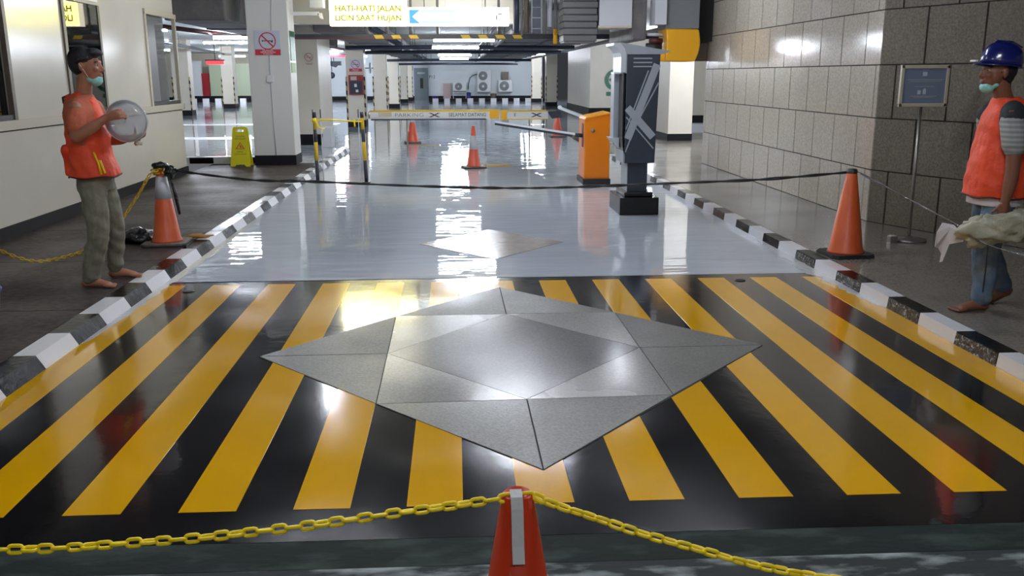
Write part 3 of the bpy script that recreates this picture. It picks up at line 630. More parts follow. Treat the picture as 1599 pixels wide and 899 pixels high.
# hanging services at upper right in front of the ducts
t = thing('pleated_duct', 'dark pleated duct end hanging left of the white panel', 'duct', (2.05, 15, 2.1))
b = MB()
for k in range(9):
    z = 2.14 + k * 0.105; e = 0.012 * (k % 2)
    MB().box(1.78 - e, 2.33 + e, 15.0 - e, 15.6, z, z + 0.098, m_ductp).obj('pleat', t, bevel=0.012)
MB().box(1.80, 2.31, 15.03, 15.58, 2.12, 3.08, m_duct).obj('core', t)
t = thing('duct_panel', 'white sheet panel hanging high left of the grey duct', 'panel', (2.63, 15, 2.36))
MB().box(2.365, 2.90, 15.0, 15.5, 2.385, 3.1, m_panelw).obj('panel', t)
MB().box(2.345, 2.90, 14.985, 15.5, 2.35, 2.385, m_frame).obj('lower_rim', t)
t = thing('duct_panel', 'narrow white panel between grey ducts near the yellow wrap', 'panel', (3.4, 15, 2.4))
MB().box(3.26, 3.45, 14.9, 15.3, 2.40, 3.1, m_panelw).obj('panel', t)
duct('ventilation_duct', 'dark duct between the two white panels', 2.92, 3.17, 15.1, 17.3, 2.16, 3.05, m_duct)
t = thing('yellow_wrapped_duct', 'yellow padded duct end above the pillar near the granite wall', 'duct', (3.75, 15, 1.82))
pts = [(3.47 + 0.02 * math.sin(k * PI / 8), 2.34 - 0.515 * k / 8) for k in range(9)] + [(4.02 + 0.035 * math.sin(PI * (1 - k / 8)) - 0.05 * (1 - k / 8) ** 3, 1.815 + 0.515 * k / 8) for k in range(9)]
MB().prism(pts, 'y', 15.0, 15.6, m_ydrum).obj('wrap', t, bevel=0.02)
MB().box(4.08, 4.34, 15.6, 15.8, 1.83, 2.15, m_brown).obj('shaded_side_wrap', t, bevel=0.01)  # yellow wrap in shade, the shade painted as brown
MB().box(3.47, 4.02, 15.02, 15.6, 2.34, 3.1, m_ductg).obj('duct_body', t)
MB().box(4.04, 4.345, 15.35, 15.8, 2.15, 3.1, m_dkint).obj('dark_gap_block', t)  # dark block stands in for the shaded gap beside the granite wall
MB().prism([(3.25, 1.98), (3.47, 2.02), (3.47, 1.82), (3.36, 1.83), (3.40, 1.92)], 'y', 15.0, 15.4, m_ydrum).obj('loose_flap', t)
MB().tube([(3.2, 15.2, 2.26), (3.46, 15.2, 2.25)], 0.03, m_silverl, 8).tube([(3.24, 15.2, 2.16), (3.46, 15.2, 2.15)], 0.045, m_piper, 8).tube([(3.2, 15.25, 2.06), (3.46, 15.25, 2.06)], 0.06, m_dark, 8).obj('pipe_stub', t)
t = thing('cable_ladder', 'narrow hanging cable ladder right of the direction lightbox', 'ladder', (1.3, 15.5, 2.25))
for x in (1.30, 1.46): MB().tube([(x, 15.4, 2.28), (x, 15.4, 3.1)], 0.012, m_silver, 6).obj('rail', t)
for k in range(5): MB().tube([(1.30, 15.4, 2.36 + k * 0.17), (1.46, 15.4, 2.36 + k * 0.17)], 0.009, m_silver, 6).obj('rung', t)
MB().box(1.31, 1.45, 15.42, 15.48, 2.3, 3.05, m_pipeb).obj('cable_tray', t)
for i, (x, rr, z, mm) in enumerate(((1.06, 0.045, 2.3, m_pipeb), (1.145, 0.02, 2.26, m_pipeg), (1.225, 0.045, 2.3, m_brown), (1.53, 0.035, 2.28, m_pipeg), (1.62, 0.045, 2.4, m_panelw), (1.715, 0.03, 2.14, m_ydrum))):
    t = thing('drop_pipe', ['blue-black vertical pipe beside the lightbox end', 'thin grey vertical pipe beside the lightbox end', 'brown vertical pipe left of the cable ladder', 'grey vertical pipe right of the cable ladder', 'whitish vertical pipe next to the pleated duct', 'yellow-tipped vertical pipe next to the pleated duct'][i], 'pipe', (x, 15.6, z), 'vertical pipes beside the lightbox')
    MB().tube([(x, 15.6, z), (x, 15.6, 3.1)], rr, mm if i < 5 else m_pipeg, 10).obj('pipe', t)
    if i == 5: MB().tube([(x, 15.6, z - 0.02), (x, 15.6, z + 0.22)], rr + 0.006, m_ydrum, 10).obj('yellow_tip', t)

# far wall fittings
t = thing('grey_door', 'grey steel door with narrow window in the far wall', 'door', (-2.25, 62.4, 0))
MB().box(-2.74, -1.78, 62.38, 62.5, 0, 2.12, m_door).obj('frame', t)
MB().box(-2.68, -1.84, 62.34, 62.38, 0, 2.06, m_door).obj('leaf', t)
MB().box(-2.33, -2.13, 62.33, 62.34, 0.77, 1.45, m_dark).obj('window_slot', t)
MB().box(-2.5, -2.0, 62.33, 62.34, 1.72, 1.84, m_wplate).obj('plate', t)
t = thing('exit_sign', 'small green sign left of the grey door', 'sign', (-2.95, 62, 1.95))
MB().box(-3.12, -2.75, 61.0, 61.1, 1.95, 2.25, m_green).obj('panel', t)
MB().tube([(-2.93, 61.05, 2.25), (-2.93, 61.05, 3.1)], 0.01, m_dark, 6).obj('hanger', t)
t = thing('bay_marking', 'dark bay lettering on the far wall right of the door', 'lettering', (-1.5, 62.49, 1.5))
text('P12', 0.28, (-1.52, 62.49, 1.52), m_dark, t)
t = thing('pink_board', 'pink board leaning on the far wall', 'board', (-0.5, 62.2, 0.1))
MB().box(-0.78, -0.27, 62.3, 62.42, 0.0, 1.10, m_pink).obj('sheet', t, bevel=0.01)
def ac(x0, x1, z0, z1, nf, label):
    t = thing('air_conditioner', label, 'air conditioner', ((x0 + x1) / 2, 62.1, z0), 'outdoor units on the far wall')
    MB().box(x0, x1, 61.9, 62.3, z0, z1, m_white).obj('case', t, bevel=0.02)
    h = (z1 - z0) / nf; cx = x0 + (x1 - x0) * 0.42; R = min(h * 0.42, 0.34)
    for k in range(nf):
        cz = z0 + h * (k + 0.5)
        MB().lathe([(R, 0), (R, -0.03), (R * 0.9, -0.035)], (cx, 61.9, cz), m_ductg, 24, 'y').obj('fan_grille', t)
        MB().lathe([(R * 0.3, -0.035), (R * 0.25, -0.06)], (cx, 61.9, cz), m_white, 16, 'y').obj('fan_hub', t)
    MB().box(x0, x1, 61.95, 62.5, z0 - 0.06, z0, m_ductg).obj('bracket', t)
    return t
ac(-0.12, 0.78, 0.60, 1.18, 1, 'small single-fan outdoor unit right of the pink board')
ac(1.54, 2.44, 0.53, 1.94, 2, 'tall double-fan outdoor unit on the far wall')
ac(2.97, 3.89, 0.53, 1.30, 1, 'right single-fan outdoor unit on the far wall')
t = thing('wall_duct', 'brown duct stub above the right outdoor unit', 'duct', (3.4, 62.3, 1.3))
MB().box(3.2, 3.67, 62.2, 62.5, 1.30, 1.85, m_brown).obj('casing', t)
t = thing('low_rack', 'white rack below the small outdoor unit', 'rack', (0.3, 62, 0))
MB().box(-0.13, 0.78, 61.9, 62.3, 0.46, 0.51, m_white).obj('shelf', t)
for x in (-0.1, 0.75): MB().box(x - 0.02, x + 0.02, 61.92, 61.96, 0, 0.46, m_white).obj('leg', t)
t = thing('wall_cable', 'black cable curving up to the double-fan unit', 'cable', (1.0, 62.4, 0.8))
MB().tube([(0.93, 62.4, 0.7), (0.93, 62.4, 1.0), (1.05, 62.4, 1.45), (1.25, 62.4, 1.62), (1.54, 62.4, 1.70)], 0.025, m_dark, 8).obj('cable', t)
for i, (x, w_, h_, mm, lb) in enumerate(((-1.33, 0.2, 0.22, m_blue, 'low blue bin near the grey door'), (0.93, 0.16, 0.45, m_blue, 'dark blue bin under the small outdoor unit'), (2.6, 0.22, 0.38, m_brown, 'brown box between the outdoor units'))):
    t = thing('waste_bin', lb, 'bin', (x, 61.6, 0))
    MB().lathe([(w_ * 0.75, 0), (w_, h_), (w_ * 0.9, h_), (w_ * 0.85, h_ - 0.03)], (x, 61.6, 0), mm, 4 if i == 2 else 20).obj('tub', t)
    MB().lathe([(w_ * 1.05, h_), (w_ * 0.9, h_ + 0.05), (0.03, h_ + 0.07)], (x, 61.6, 0), mm, 4 if i == 2 else 20).obj('lid', t)
t = thing('white_block', 'white painted block leaning beside the second cream pillar', 'block', (-2.95, 21, 0))
MB().prism([(-3.10, 0.0), (-2.84, 0.0), (-2.84, 0.45), (-3.02, 0.45)], 'y', 21.0, 21.5, m_kwhite).obj('block', t, bevel=0.01)

# ================================================================== GATE, MACHINE, POSTS
t = thing('barrier_gate', 'orange barrier cabinet left of the ticket machine with its arm lowered', 'barrier', (2.1, 13.6, 0))
MB().prism([(1.915, 0.08), (2.30, 0.08), (2.30, 1.055), (2.28, 1.065), (1.945, 1.0), (1.915, 0.975)], 'y', 13.34, 13.95, m_orange).obj('cabinet', t, bevel=0.012)
MB().prism([(1.910, 0.965), (1.94, 1.0), (2.285, 1.068), (2.31, 1.055), (2.31, 1.03), (2.285, 1.045), (1.945, 0.98), (1.918, 0.955)], 'y', 13.33, 13.96, m_orange_l).obj('lid_edge', t)
MB().box(1.895, 2.31, 13.30, 13.98, 0, 0.085, m_rub).obj('plinth', t)
MB().box(1.908, 1.916, 13.45, 13.6, 0.55, 0.9, m_piper).obj('arm_slot', t)
MB().lathe([(0.03, 0), (0.03, -0.012), (0.018, -0.016)], (2.04, 13.34, 0.80), m_steel, 20, 'y').obj('lock', t)
MB().box(2.305, 2.32, 13.36, 13.42, 0.86, 0.93, m_dark).box(2.305, 2.32, 13.36, 13.42, 0.8, 0.84, m_dark).obj('hinge', t)
MB().tube([(1.915, 13.52, 0.715), (1.80, 13.53, 0.725)], 0.03, m_dark, 12).obj('hub', t)
ax0, ax1 = Vector((1.80, 13.53, 0.725)), Vector((0.62, 14.05, 0.885)); dv = (ax1 - ax0); 
def slab_between(a, b, w_, h_, m, mb=None):
    mb = mb or MB(); a, b = Vector(a), Vector(b); d = (b - a).normalized(); s = d.cross(Vector((0, 0, 1))).normalized(); u = s.cross(d)
    vs = [p + s * i * w_ / 2 + u * j * h_ / 2 for p in (a, b) for i in (-1, 1) for j in (-1, 1)]
    return mb.add(vs, [(0, 1, 3, 2), (4, 6, 7, 5), (0, 4, 5, 1), (2, 3, 7, 6), (0, 2, 6, 4), (1, 5, 7, 3)], m)
slab_between(ax0 + Vector((0, 0, 0.014)), ax1 + Vector((0, 0, 0.014)), 0.05, 0.026, m_white).obj('arm', t)
slab_between(ax0 + dv * 0.03 - Vector((0, 0, 0.016)), ax1 - dv * 0.0 - Vector((0, 0, 0.012)), 0.05, 0.034, m_navy).obj('rubber_edge', t)
t = thing('barrier_board', 'long white barrier board lettered PARKING and SELAMAT DATANG', 'board', (-0.4, 18.5, 0.75))
def board(x0, x1, mainboard):
    MB().box(x0, x1, 18.5, 18.53, 0.745, 0.905, m_white).obj('panel', t)
    MB().box(x0, x1, 18.49, 18.54, 0.895, 0.928, m_ypost if mainboard else m_ypost).obj('yellow_rail', t)
board(-1.725, 0.89, True)
MB().box(-1.70, 0.62, 18.46, 18.50, 0.725, 0.752, m_navy).obj('rubber_edge', t)
MB().box(0.70, 0.89, 18.485, 18.50, 0.745, 0.905, m_ydrum).obj('orange_reflector', t)
MB().box(-1.55, -1.28, 18.49, 18.50, 0.80, 0.88, m_frame).obj('orange_patch', t)
def xmark(x, z, s, parent, y):
    MB().add([(x - s, y, z + s * .35), (x - s * .55, y, z + s * .35), (x, y, z + s * .1), (x + s * .55, y, z + s * .35), (x + s, y, z + s * .35), (x + s * .2, y, z), (x + s, y, z - s * .35), (x + s * .55, y, z - s * .35), (x, y, z - s * .1), (x - s * .55, y, z - s * .35), (x - s, y, z - s * .35), (x - s * .2, y, z)],
             [tuple(range(12))], m_dark).obj('cross_emblem', parent, fix=False)
text('PARKING', 0.105, (-0.93, 18.497, 0.825), m_dark, t, sx=1.35, bold=-0.002)
xmark(-0.42, 0.825, 0.12, t, 18.497)
text('SELAMAT DATANG', 0.10, (0.25, 18.497, 0.825), m_dark, t, sx=0.88)
MB().tube([(-1.74, 18.5, 0.90), (-1.74, 18.5, 0.76)], 0.018, m_steel, 8).obj('end_cap', t)
for x in (-1.0, 0.6): MB().box(x, x + 0.03, 18.53, 18.56, 0, 0.75, m_steel).obj('support', t)
t = thing('barrier_board', 'shorter white barrier board right of the orange reflector', 'board', (1.4, 18.5, 0.75))
MB().box(0.925, 1.9, 18.5, 18.53, 0.735, 0.89, m_white).obj('panel', t)
MB().box(0.925, 1.86, 18.49, 18.54, 0.885, 0.915, m_ypost).box(0.925, 1.86, 18.49, 18.54, 0.72, 0.738, m_ypost).obj('yellow_rail', t)
MB().box(0.925, 1.05, 18.485, 18.50, 0.735, 0.89, m_ydrum).obj('orange_reflector', t)
MB().prism([(1.88, 0.88), (2.15, 0.90), (2.2, 0.76), (1.98, 0.74)], 'y', 18.5, 18.54, m_pipeb).obj('blue_end', t)
text('E', 0.09, (1.22, 18.497, 0.815), m_dark, t); xmark(1.66, 0.815, 0.12, t, 18.497)
MB().box(1.5, 1.53, 18.53, 18.56, 0, 0.74, m_steel).obj('support', t)
t = thing('parked_boom', 'grey arm with a white ball end slanting behind the orange cabinet', 'barrier arm', (2.4, 18, 0.9))
slab_between((2.22, 19.2, 0.93), (2.42, 16.2, 0.83), 0.05, 0.05, m_silverl).obj('arm', t)
MB().ell((2.22, 19.2, 0.94), (0.045, 0.045, 0.045), m_white, 12, 8).obj('ball_end', t)
MB().box(2.38, 2.46, 16.0, 16.2, 0, 0.9, m_silver).obj('post', t)

# ticket machine
t = thing('ticket_machine', 'tall dark slate ticket machine with a silver cross on a black plinth', 'ticket machine', (2.15, 10.6, 0))
b = MB().prism([(1.905, 10.28), (2.365, 10.28), (2.365, 11.0), (1.905, 11.0)], 'z', 0, 0.205, m_glossb)
b.obj('plinth', t, bevel=0.006)
MB().prism([(1.97, 10.36), (2.31, 10.36), (2.31, 10.92), (1.97, 10.92)], 'z', 0.205, 0.26, m_glossb).obj('plinth_step', t, bevel=0.01)
MB().box(2.02, 2.255, 10.46, 10.84, 0.26, 0.60, m_navy).obj('column', t)
MB().box(2.012, 2.02, 10.46, 10.84, 0.26, 0.60, m_silver).obj('column_side', t)
BF = 10.36; tx0, tx1 = 1.96, 2.335
def bxq(z): return (tx0 - 0.0 * z, tx1 + 0.022 * (z - 0.6))
MB().prism([(1.962, 0.60), (2.315, 0.60), (2.345, 1.83), (1.962, 1.83)], 'y', BF, 10.86, m_navy).obj('body', t, bevel=0.004)
MB().box(1.945, 1.962, BF + 0.0, 10.86, 0.60, 1.83, m_silver).obj('side_frame', t)
MB().prism([(1.935, 0.78), (1.96, 0.68), (1.96, 1.62), (1.925, 1.62), (1.925, 0.9)], 'y', BF - 0.0, 10.84, m_glossb).obj('screen_bezel', t)
MB().box(1.865, 1.925, 10.62, 10.84, 0.80, 1.62, m_silver).obj('screen', t)
MB().prism([(1.82, 0.88), (1.925, 0.88), (1.925, 0.76)], 'y', 10.55, 10.84, m_silverl).obj('ticket_tray', t)
MB().box(1.82, 1.93, 10.4, 10.6, 1.615, 1.635, m_white).obj('small_ledge', t)
# curved silver hood over the screen
hood = [(1.80, 1.955), (1.80, 1.93), (1.85, 1.90), (1.88, 1.85), (1.89, 1.80), (1.89, 1.63), (1.945, 1.63), (1.945, 1.84), (1.93, 1.89), (1.90, 1.93), (1.88, 1.955)]
MB().prism(hood, 'y', BF - 0.02, 10.86, m_silverl).obj('hood', t)
MB().prism([(1.80, 1.955), (1.88, 1.96), (2.46, 1.865), (2.36, 1.83), (1.945, 1.83), (1.93, 1.89), (1.88, 1.955)], 'y', BF - 0.02, 10.88, m_silver).obj('roof', t)
bar_n = [0]
def bar(p, q, wd, nm='silver_bar'):
    bar_n[0] += 1; e_ = 0.0006 * bar_n[0]
    a, b_ = Vector((p[0], 0, p[1])), Vector((q[0], 0, q[1])); d = (b_ - a).normalized(); n_ = Vector((-d.z, 0, d.x)) * wd / 2
    MB().prism([((a + n_).x, (a + n_).z), ((b_ + n_).x, (b_ + n_).z), ((b_ - n_).x, (b_ - n_).z), ((a - n_).x, (a - n_).z)], 'y', BF - 0.003 - e_, BF + 0.001, m_silver).obj(nm, t)
for k in range(3): bar((2.035, 1.785 - 0.045 * k), (2.25, 1.785 - 0.045 * k), 0.014)
bar((1.99, 0.88), (2.31, 1.72), 0.085)
bar((1.968, 0.73), (2.04, 0.93), 0.014); bar((2.115, 1.10), (2.335, 1.52), 0.014)
bar((1.968, 0.99), (2.21, 1.65), 0.014)
bar((1.978, 1.235), (2.285, 0.90), 0.085)
bar((1.968, 1.13), (2.02, 1.07), 0.014); bar((2.075, 1.015), (2.295, 0.77), 0.014)

# striped posts with chain
def post(x, y, lean, label):
    t = thing('striped_post', label, 'post', (x, y, 0), 'striped posts by the left kerb')
    segs = [(0, 0.34, m_bpost), (0.34, 0.62, m_ypost), (0.62, 0.81, m_bpost), (0.81, 0.98, m_ypost), (0.98, 1.07, m_bpost)]
    for a, b_, mm in segs: MB().tube([(x + lean * a, y, a), (x + lean * b_, y, b_)], 0.028, mm, 16).obj('band', t)
    MB().tube([(x, y, 0), (x, y, 0.012)], 0.07, m_bpost, 20).obj('foot_plate', t)
    return t
post(-2.135, 13.95, 0.0, 'striped post right beside the left kerb'); post(-1.385, 13.9, -0.03, 'striped post standing on the grey floor')
t = thing('yellow_strap', 'yellow strap tied between the two striped posts', 'strap', (-1.8, 13.9, 0.93))
MB().tube([(-2.135, 13.92, 0.95), (-1.9, 13.9, 0.955), (-1.6, 13.9, 0.935), (-1.42, 13.87, 0.93)], 0.012, m_chain, 8).obj('strap', t)
MB().tube([(-2.1, 13.9, 0.92), (-2.08, 13.88, 0.86), (-2.04, 13.88, 0.83), (-1.98, 13.88, 0.825)], 0.01, m_chain, 8).tube([(-1.53, 13.88, 0.96), (-1.525, 13.88, 0.85)], 0.012, m_chain, 8).obj('loose_end', t)
MB().tube([(-2.165, 13.92, 0.935), (-2.105, 13.92, 0.955)], 0.036, m_chain, 12).obj('knot', t)
for x in (-2.2, -2.08, -1.5):
    t = thing('thin_rod', {-2.2: 'thin dark rod left of the kerb-side post', -2.08: 'thin dark rod right of the kerb-side post', -1.5: 'thin dark rod left of the floor post'}[x], 'rod', (x, 14.2, 0.0))
    MB().tube([(x, 14.2, 0), (x, 14.2, 1.10)], 0.007, m_silverl, 6).tube([(x, 14.2, 0.97), (x, 14.2, 1.10)], 0.009, m_bpost, 6).obj('rod', t)

# wet floor sign
t = thing('wet_floor_sign', 'yellow folding wet floor sign left of the near pillar', 'floor sign', (-3.73, 15.9, PZ))
def panel(yb, yt, nm, s):
    x0b, x1b, x0t, x1t, zt = -3.90, -3.56, -3.85, -3.60, 0.75
    def P(u, h, d=0.0):
        l = x0b + (x0t - x0b) * h; r_ = x1b + (x1t - x1b) * h; return (l + (r_ - l) * u, yb + (yt - yb) * h + d, PZ + (zt - PZ) * h)
    V0 = [(0, 0), (.22, 0), (.30, .05), (.70, .05), (.78, 0), (1, 0), (1, .8), (1, .95), (.92, 1), (.08, 1), (0, .95), (0, .8)]
    hole = [(.25, .88), (.75, .88), (.75, .94), (.25, .94)]
    b = MB()
    for d0, d1 in ((0, 0.012),):
        o = [P(u, h, 0) for u, h in V0]; q = [P(u, h, 0.012) for u, h in V0]; hh = [P(u, h, 0) for u, h in hole]; hq = [P(u, h, 0.012) for u, h in hole]
        n = 12; vs = o + q + hh + hq; H = 24; Q = 28
        fs = []
        for off, ho in ((0, H), (12, Q)):
            fs += [tuple(off + k for k in (0, 1, 2, 3, 4, 5, 6, 11)), (off + 11, off + 6, ho + 1, ho + 0), (off + 6, off + 7, ho + 2, ho + 1), (off + 7, off + 8, off + 9, off + 10, ho + 3, ho + 2), (off + 10, off + 11, ho + 0, ho + 3)]
        fs += [(k, (k + 1) % n, n + (k + 1) % n, n + k) for k in range(n)] + [(H + k, H + (k + 1) % 4, Q + (k + 1) % 4, Q + k) for k in range(4)]
        b.add(vs, fs, m_ysign)
    b.obj(nm, t)
    return P
Pf = panel(15.80, 15.92, 'front_panel', 1); panel(16.05, 15.94, 'rear_panel', -1)
def sgt(wd, h, s):
    p = Pf(0.5, h, -0.002); text(wd, s, p, m_signtxt, t, rot=(math.radians(90 - 10), 0, 0))
sgt('CAUTION', 0.76, 0.035); sgt('WET FLOOR', 0.70, 0.035); sgt('AWAS', 0.37, 0.035); sgt('LANTAI LICIN', 0.31, 0.032)
b = MB()
tri = [(0.5, .62), (.23, .44), (.77, .44)]; tri2 = [(0.5, .585), (.33, .46), (.67, .46)]
vs = [Pf(u, h, -0.002) for u, h in tri + tri2]
b.add(vs, [(0, 1, 4, 3), (1, 2, 5, 4), (2, 0, 3, 5)], m_cone).obj('warning_triangle', t, fix=False)
MB().add([Pf(.46, .56, -0.002), Pf(.52, .54, -0.002), Pf(.60, .47, -0.002), Pf(.50, .48, -0.002)], [(0, 1, 2, 3)], m_rede).obj('slip_symbol', t, fix=False)

# notice stand on the right
t = thing('notice_stand', 'framed notice on a thin steel pole against the granite wall', 'notice stand', (4.22, 8.0, PZ))
MB().lathe([(0.15, 0), (0.15, 0.02), (0.04, 0.03), (0.02, 0.05)], (4.23, 8.0, PZ), m_steel, 32).obj('base_disc', t)
MB().tube([(4.225, 8.0, PZ + 0.02), (4.215, 8.0, 1.33)], 0.014, m_steel, 12).obj('pole', t)
ty = 7.97; q0, q1, q2, q3 = (3.985, 1.315), (4.425, 1.312), (4.418, 1.68), (4.0, 1.675)
def fr(a, b_, wd, c_in): pass
MB().box(3.985, 4.43, 7.955, 7.985, 1.315, 1.345, m_frame).box(3.985, 4.43, 7.955, 7.985, 1.65, 1.68, m_frame).box(3.985, 4.012, 7.955, 7.985, 1.315, 1.68, m_frame).box(4.403, 4.43, 7.955, 7.985, 1.315, 1.68, m_frame).obj('frame', t, bevel=0.003)
MB().box(4.005, 4.41, 7.965, 7.98, 1.335, 1.66, m_slate).obj('notice_sheet', t)
b = MB().box(4.185, 4.225, 7.962, 7.965, 1.585, 1.62, m_ltext).box(4.15, 4.18, 7.962, 7.965, 1.425, 1.46, m_ltext).box(4.20, 4.228, 7.962, 7.965, 1.425, 1.462, m_ltext).prism([(4.2, 1.462), (4.228, 1.462), (4.222, 1.475), (4.208, 1.475)], 'y', 7.962, 7.965, m_ltext)
b.obj('pale_symbols', t)
b = MB()
for z, a, c in ((1.635, 4.18, 4.24), (1.55, 4.05, 4.38), (1.535, 4.07, 4.36), (1.49, 4.12, 4.30), (1.405, 4.09, 4.33), (1.395, 4.12, 4.30)): b.box(a, c, 7.9635, 7.965, z, z + 0.006, m_silver)
b.obj('fine_print', t)
t = thing('steel_weight', 'small shiny block on the floor beside the notice stand foot', 'block', (4.03, 7.95, PZ))
MB().box(4.0, 4.07, 7.9, 7.97, PZ, PZ + 0.06, m_steel).obj('block', t, bevel=0.004)
MB().box(4.01, 4.06, 7.91, 7.96, PZ + 0.06, PZ + 0.065, m_frame).obj('label', t)

# ================================================================== CONES
def cone(x, y, z0, H, rb, rt_, body, label, bands=(), basem=m_coneb, bs=0.2, name='traffic_cone', sq=True, tip=None, rot=0.0):
    t = thing(name, label, 'cone', (x, y, z0), 'traffic cones along the lane')
    def R(h): return rb + (rt_ - rb) * (h / H)
    hb = 0.035
    cuts = [(hb, 'o')]; prev = hb
    segs = []
    for a, b_ in bands: segs.append((prev, a, body)); segs.append((a, b_, m_band)); prev = b_
    segs.append((prev, H, body))
    vis = MB(); first = True
    o = MB()
    for a, b_, mm in segs:
        if mm is m_band: MB().lathe([(R(a) + 0.002, a), (R(b_) + 0.002, b_)], (x, y, z0), mm, 32).obj('reflective_band', t)
    o.lathe([(R(hb) + 0.012, hb - 0.006), (R(hb) + 0.004, hb + 0.012), (R(hb + 0.03), hb + 0.03), (R(H), H - 0.006), (R(H) - 0.006, H), (R(H) - 0.012, H - 0.02)], (x, y, z0), body, 32).obj('cone_body', t)
    c, s_ = math.cos(rot), math.sin(rot); q = bs * 0.22
    oct_ = [(bs, bs - q), (bs - q, bs), (-bs + q, bs), (-bs, bs - q), (-bs, -bs + q), (-bs + q, -bs), (bs - q, -bs), (bs, -bs + q)]
    pts = [(x + px * c - py * s_, y + px * s_ + py * c) for px, py in oct_]
    MB().prism(pts, 'z', z0, z0 + 0.018, m_rub).obj('rubber_foot', t)
    MB().prism([(x + (px * c - py * s_) * 0.97, y + (px * s_ + py * c) * 0.97) for px, py in oct_], 'z', z0 + 0.018, z0 + 0.032, basem).obj('base_plate', t)
    if tip is not None: MB().lathe([(R(H) + 0.004, H - 0.05), (R(H) + 0.003, H + 0.002), (R(H) - 0.01, H + 0.01)], (x, y, z0), tip, 24).obj('cap', t)
    return t
tF = cone(0.121, 1.78, 0, 0.72, 0.150, 0.034, m_cone_d, 'dirty orange cone at the front edge with white tape on top', bands=((0.34, 0.51),), bs=0.2)
# tape over the top of the front cone, holding the chains
b = MB(); W_ = 0.0115
pr_ = [(0.03, 0.70), (0.0, 0.728), (-0.026, 0.722), (-0.036, 0.70), (-0.050, 0.62), (-0.062, 0.585)]
vs = []
for i, (dy, z) in enumerate(pr_):
    k = -0.004 + 0.0035 * i / 5
    vs += [(0.121 - W_ + k - 0.003, 1.78 + dy - 0.006, z), (0.121 + W_ + k, 1.78 + dy - 0.006, z)]
b.add(vs, [(2 * i, 2 * i + 1, 2 * i + 3, 2 * i + 2) for i in range(5)], m_tape)
tp = tag(b.obj('cloth_tape', fix=False), 'white tape strip stuck over the top of the front cone', 'tape')
md = tp.modifiers.new('thick', 'SOLIDIFY'); md.thickness = 0.0012
tL = cone(-2.70, 8.38, PZ, 0.715, 0.135, 0.034, m_cone, 'orange cone with white band on the left pavement, rags on top', bands=((0.43, 0.635),), rot=0.08)
cone(3.345, 7.38, PZ, 0.735, 0.150, 0.040, m_cone, 'plain orange cone on the right pavement without a band', tip=m_dark, bs=0.19, basem=m_rub, rot=0.05)
cone(0.315, 16.0, 0, 0.74, 0.125, 0.03, m_coner, 'orange and white cone in mid-lane on the grey floor', bands=((0.33, 0.57),), rot=0.2)
cone(-1.055, 22.25, 0, 0.66, 0.16, 0.035, m_coner, 'small cone behind the PARKING lettering of the board', bands=((0.50, 0.62),), rot=0.1)
cone(2.72, 24.1, 0, 0.62, 0.15, 0.04, m_coner, 'cone beyond the shorter board left of the orange cabinet', rot=0.1)
t = thing('ring_of_rags', 'black rag bundle tied on top of the left pavement cone', 'rag', (-2.66, 8.3, 0.78))
def lump(c, r, m, seed, name, parent, sub=3, amp=0.35, fr_=3.0):
    bm = bmesh.new(); bmesh.ops.create_icosphere(bm, subdivisions=sub, radius=1)
    for v in bm.verts:
        n_ = noise.noise(v.co * fr_ * 0.6 + Vector((seed, 0, 0))) + 0.5 * noise.noise(v.co * fr_ * 1.8 + Vector((0, seed, 0)))
        v.co = Vector(c) + Vector((v.co.x * r[0], v.co.y * r[1], v.co.z * r[2])) * (1 + amp * n_)
    me = bpy.data.meshes.new(name); bm.to_mesh(me); bm.free(); me.materials.append(m)
    for p in me.polygons: p.use_smooth = True
    o = bpy.data.objects.new(name, me); COL.objects.link(o)
    if parent is not None: attach(o, parent)
    return o
lump((-2.69, 8.34, 0.815), (0.075, 0.06, 0.03), m_tarp, 1, 'rag', t); lump((-2.60, 8.33, 0.76), (0.055, 0.05, 0.055), m_tarp, 2, 'rag', t)
MB().tube([(-2.60, 8.33, 0.72), (-2.575, 8.36, 0.5), (-2.565, 8.38, 0.36)], [0.012, 0.018, 0.012], m_tarp, 8).obj('hanging_tail', t)
t = thing('black_plastic_bag', 'crumpled black plastic lying left of the left cone', 'bag', (-3.0, 8.55, PZ))
lump((-2.99, 8.5, PZ + 0.06), (0.15, 0.14, 0.07), m_tarp, 5, 'bag_body', t, amp=0.5); lump((-3.18, 8.6, PZ + 0.035), (0.12, 0.1, 0.04), m_tarp, 8, 'bag_tail', t, amp=0.5)
t = thing('straw_debris', 'tan scrap of straw at the foot of the left cone', 'debris', (-2.47, 8.7, PZ))
lump((-2.50, 8.66, PZ + 0.025), (0.12, 0.05, 0.02), m_twig, 4, 'scrap', t, 2, 0.6)
t = thing('blue_bucket', 'blue bucket cut off by the left edge of the pavement', 'bucket', (-3.12, 5.62, PZ))
MB().lathe([(0.10, 0), (0.13, 0.2), (0.145, 0.24), (0.14, 0.25), (0.12, 0.24), (0.09, 0.03)], (-2.975, 5.55, PZ), m_blue, 28).obj('tub', t)
MB().tube([(-2.84, 5.55, PZ + 0.2), (-2.85, 5.42, PZ + 0.14), (-2.97, 5.38, PZ + 0.11)], 0.004, m_steel, 6).obj('handle', t)

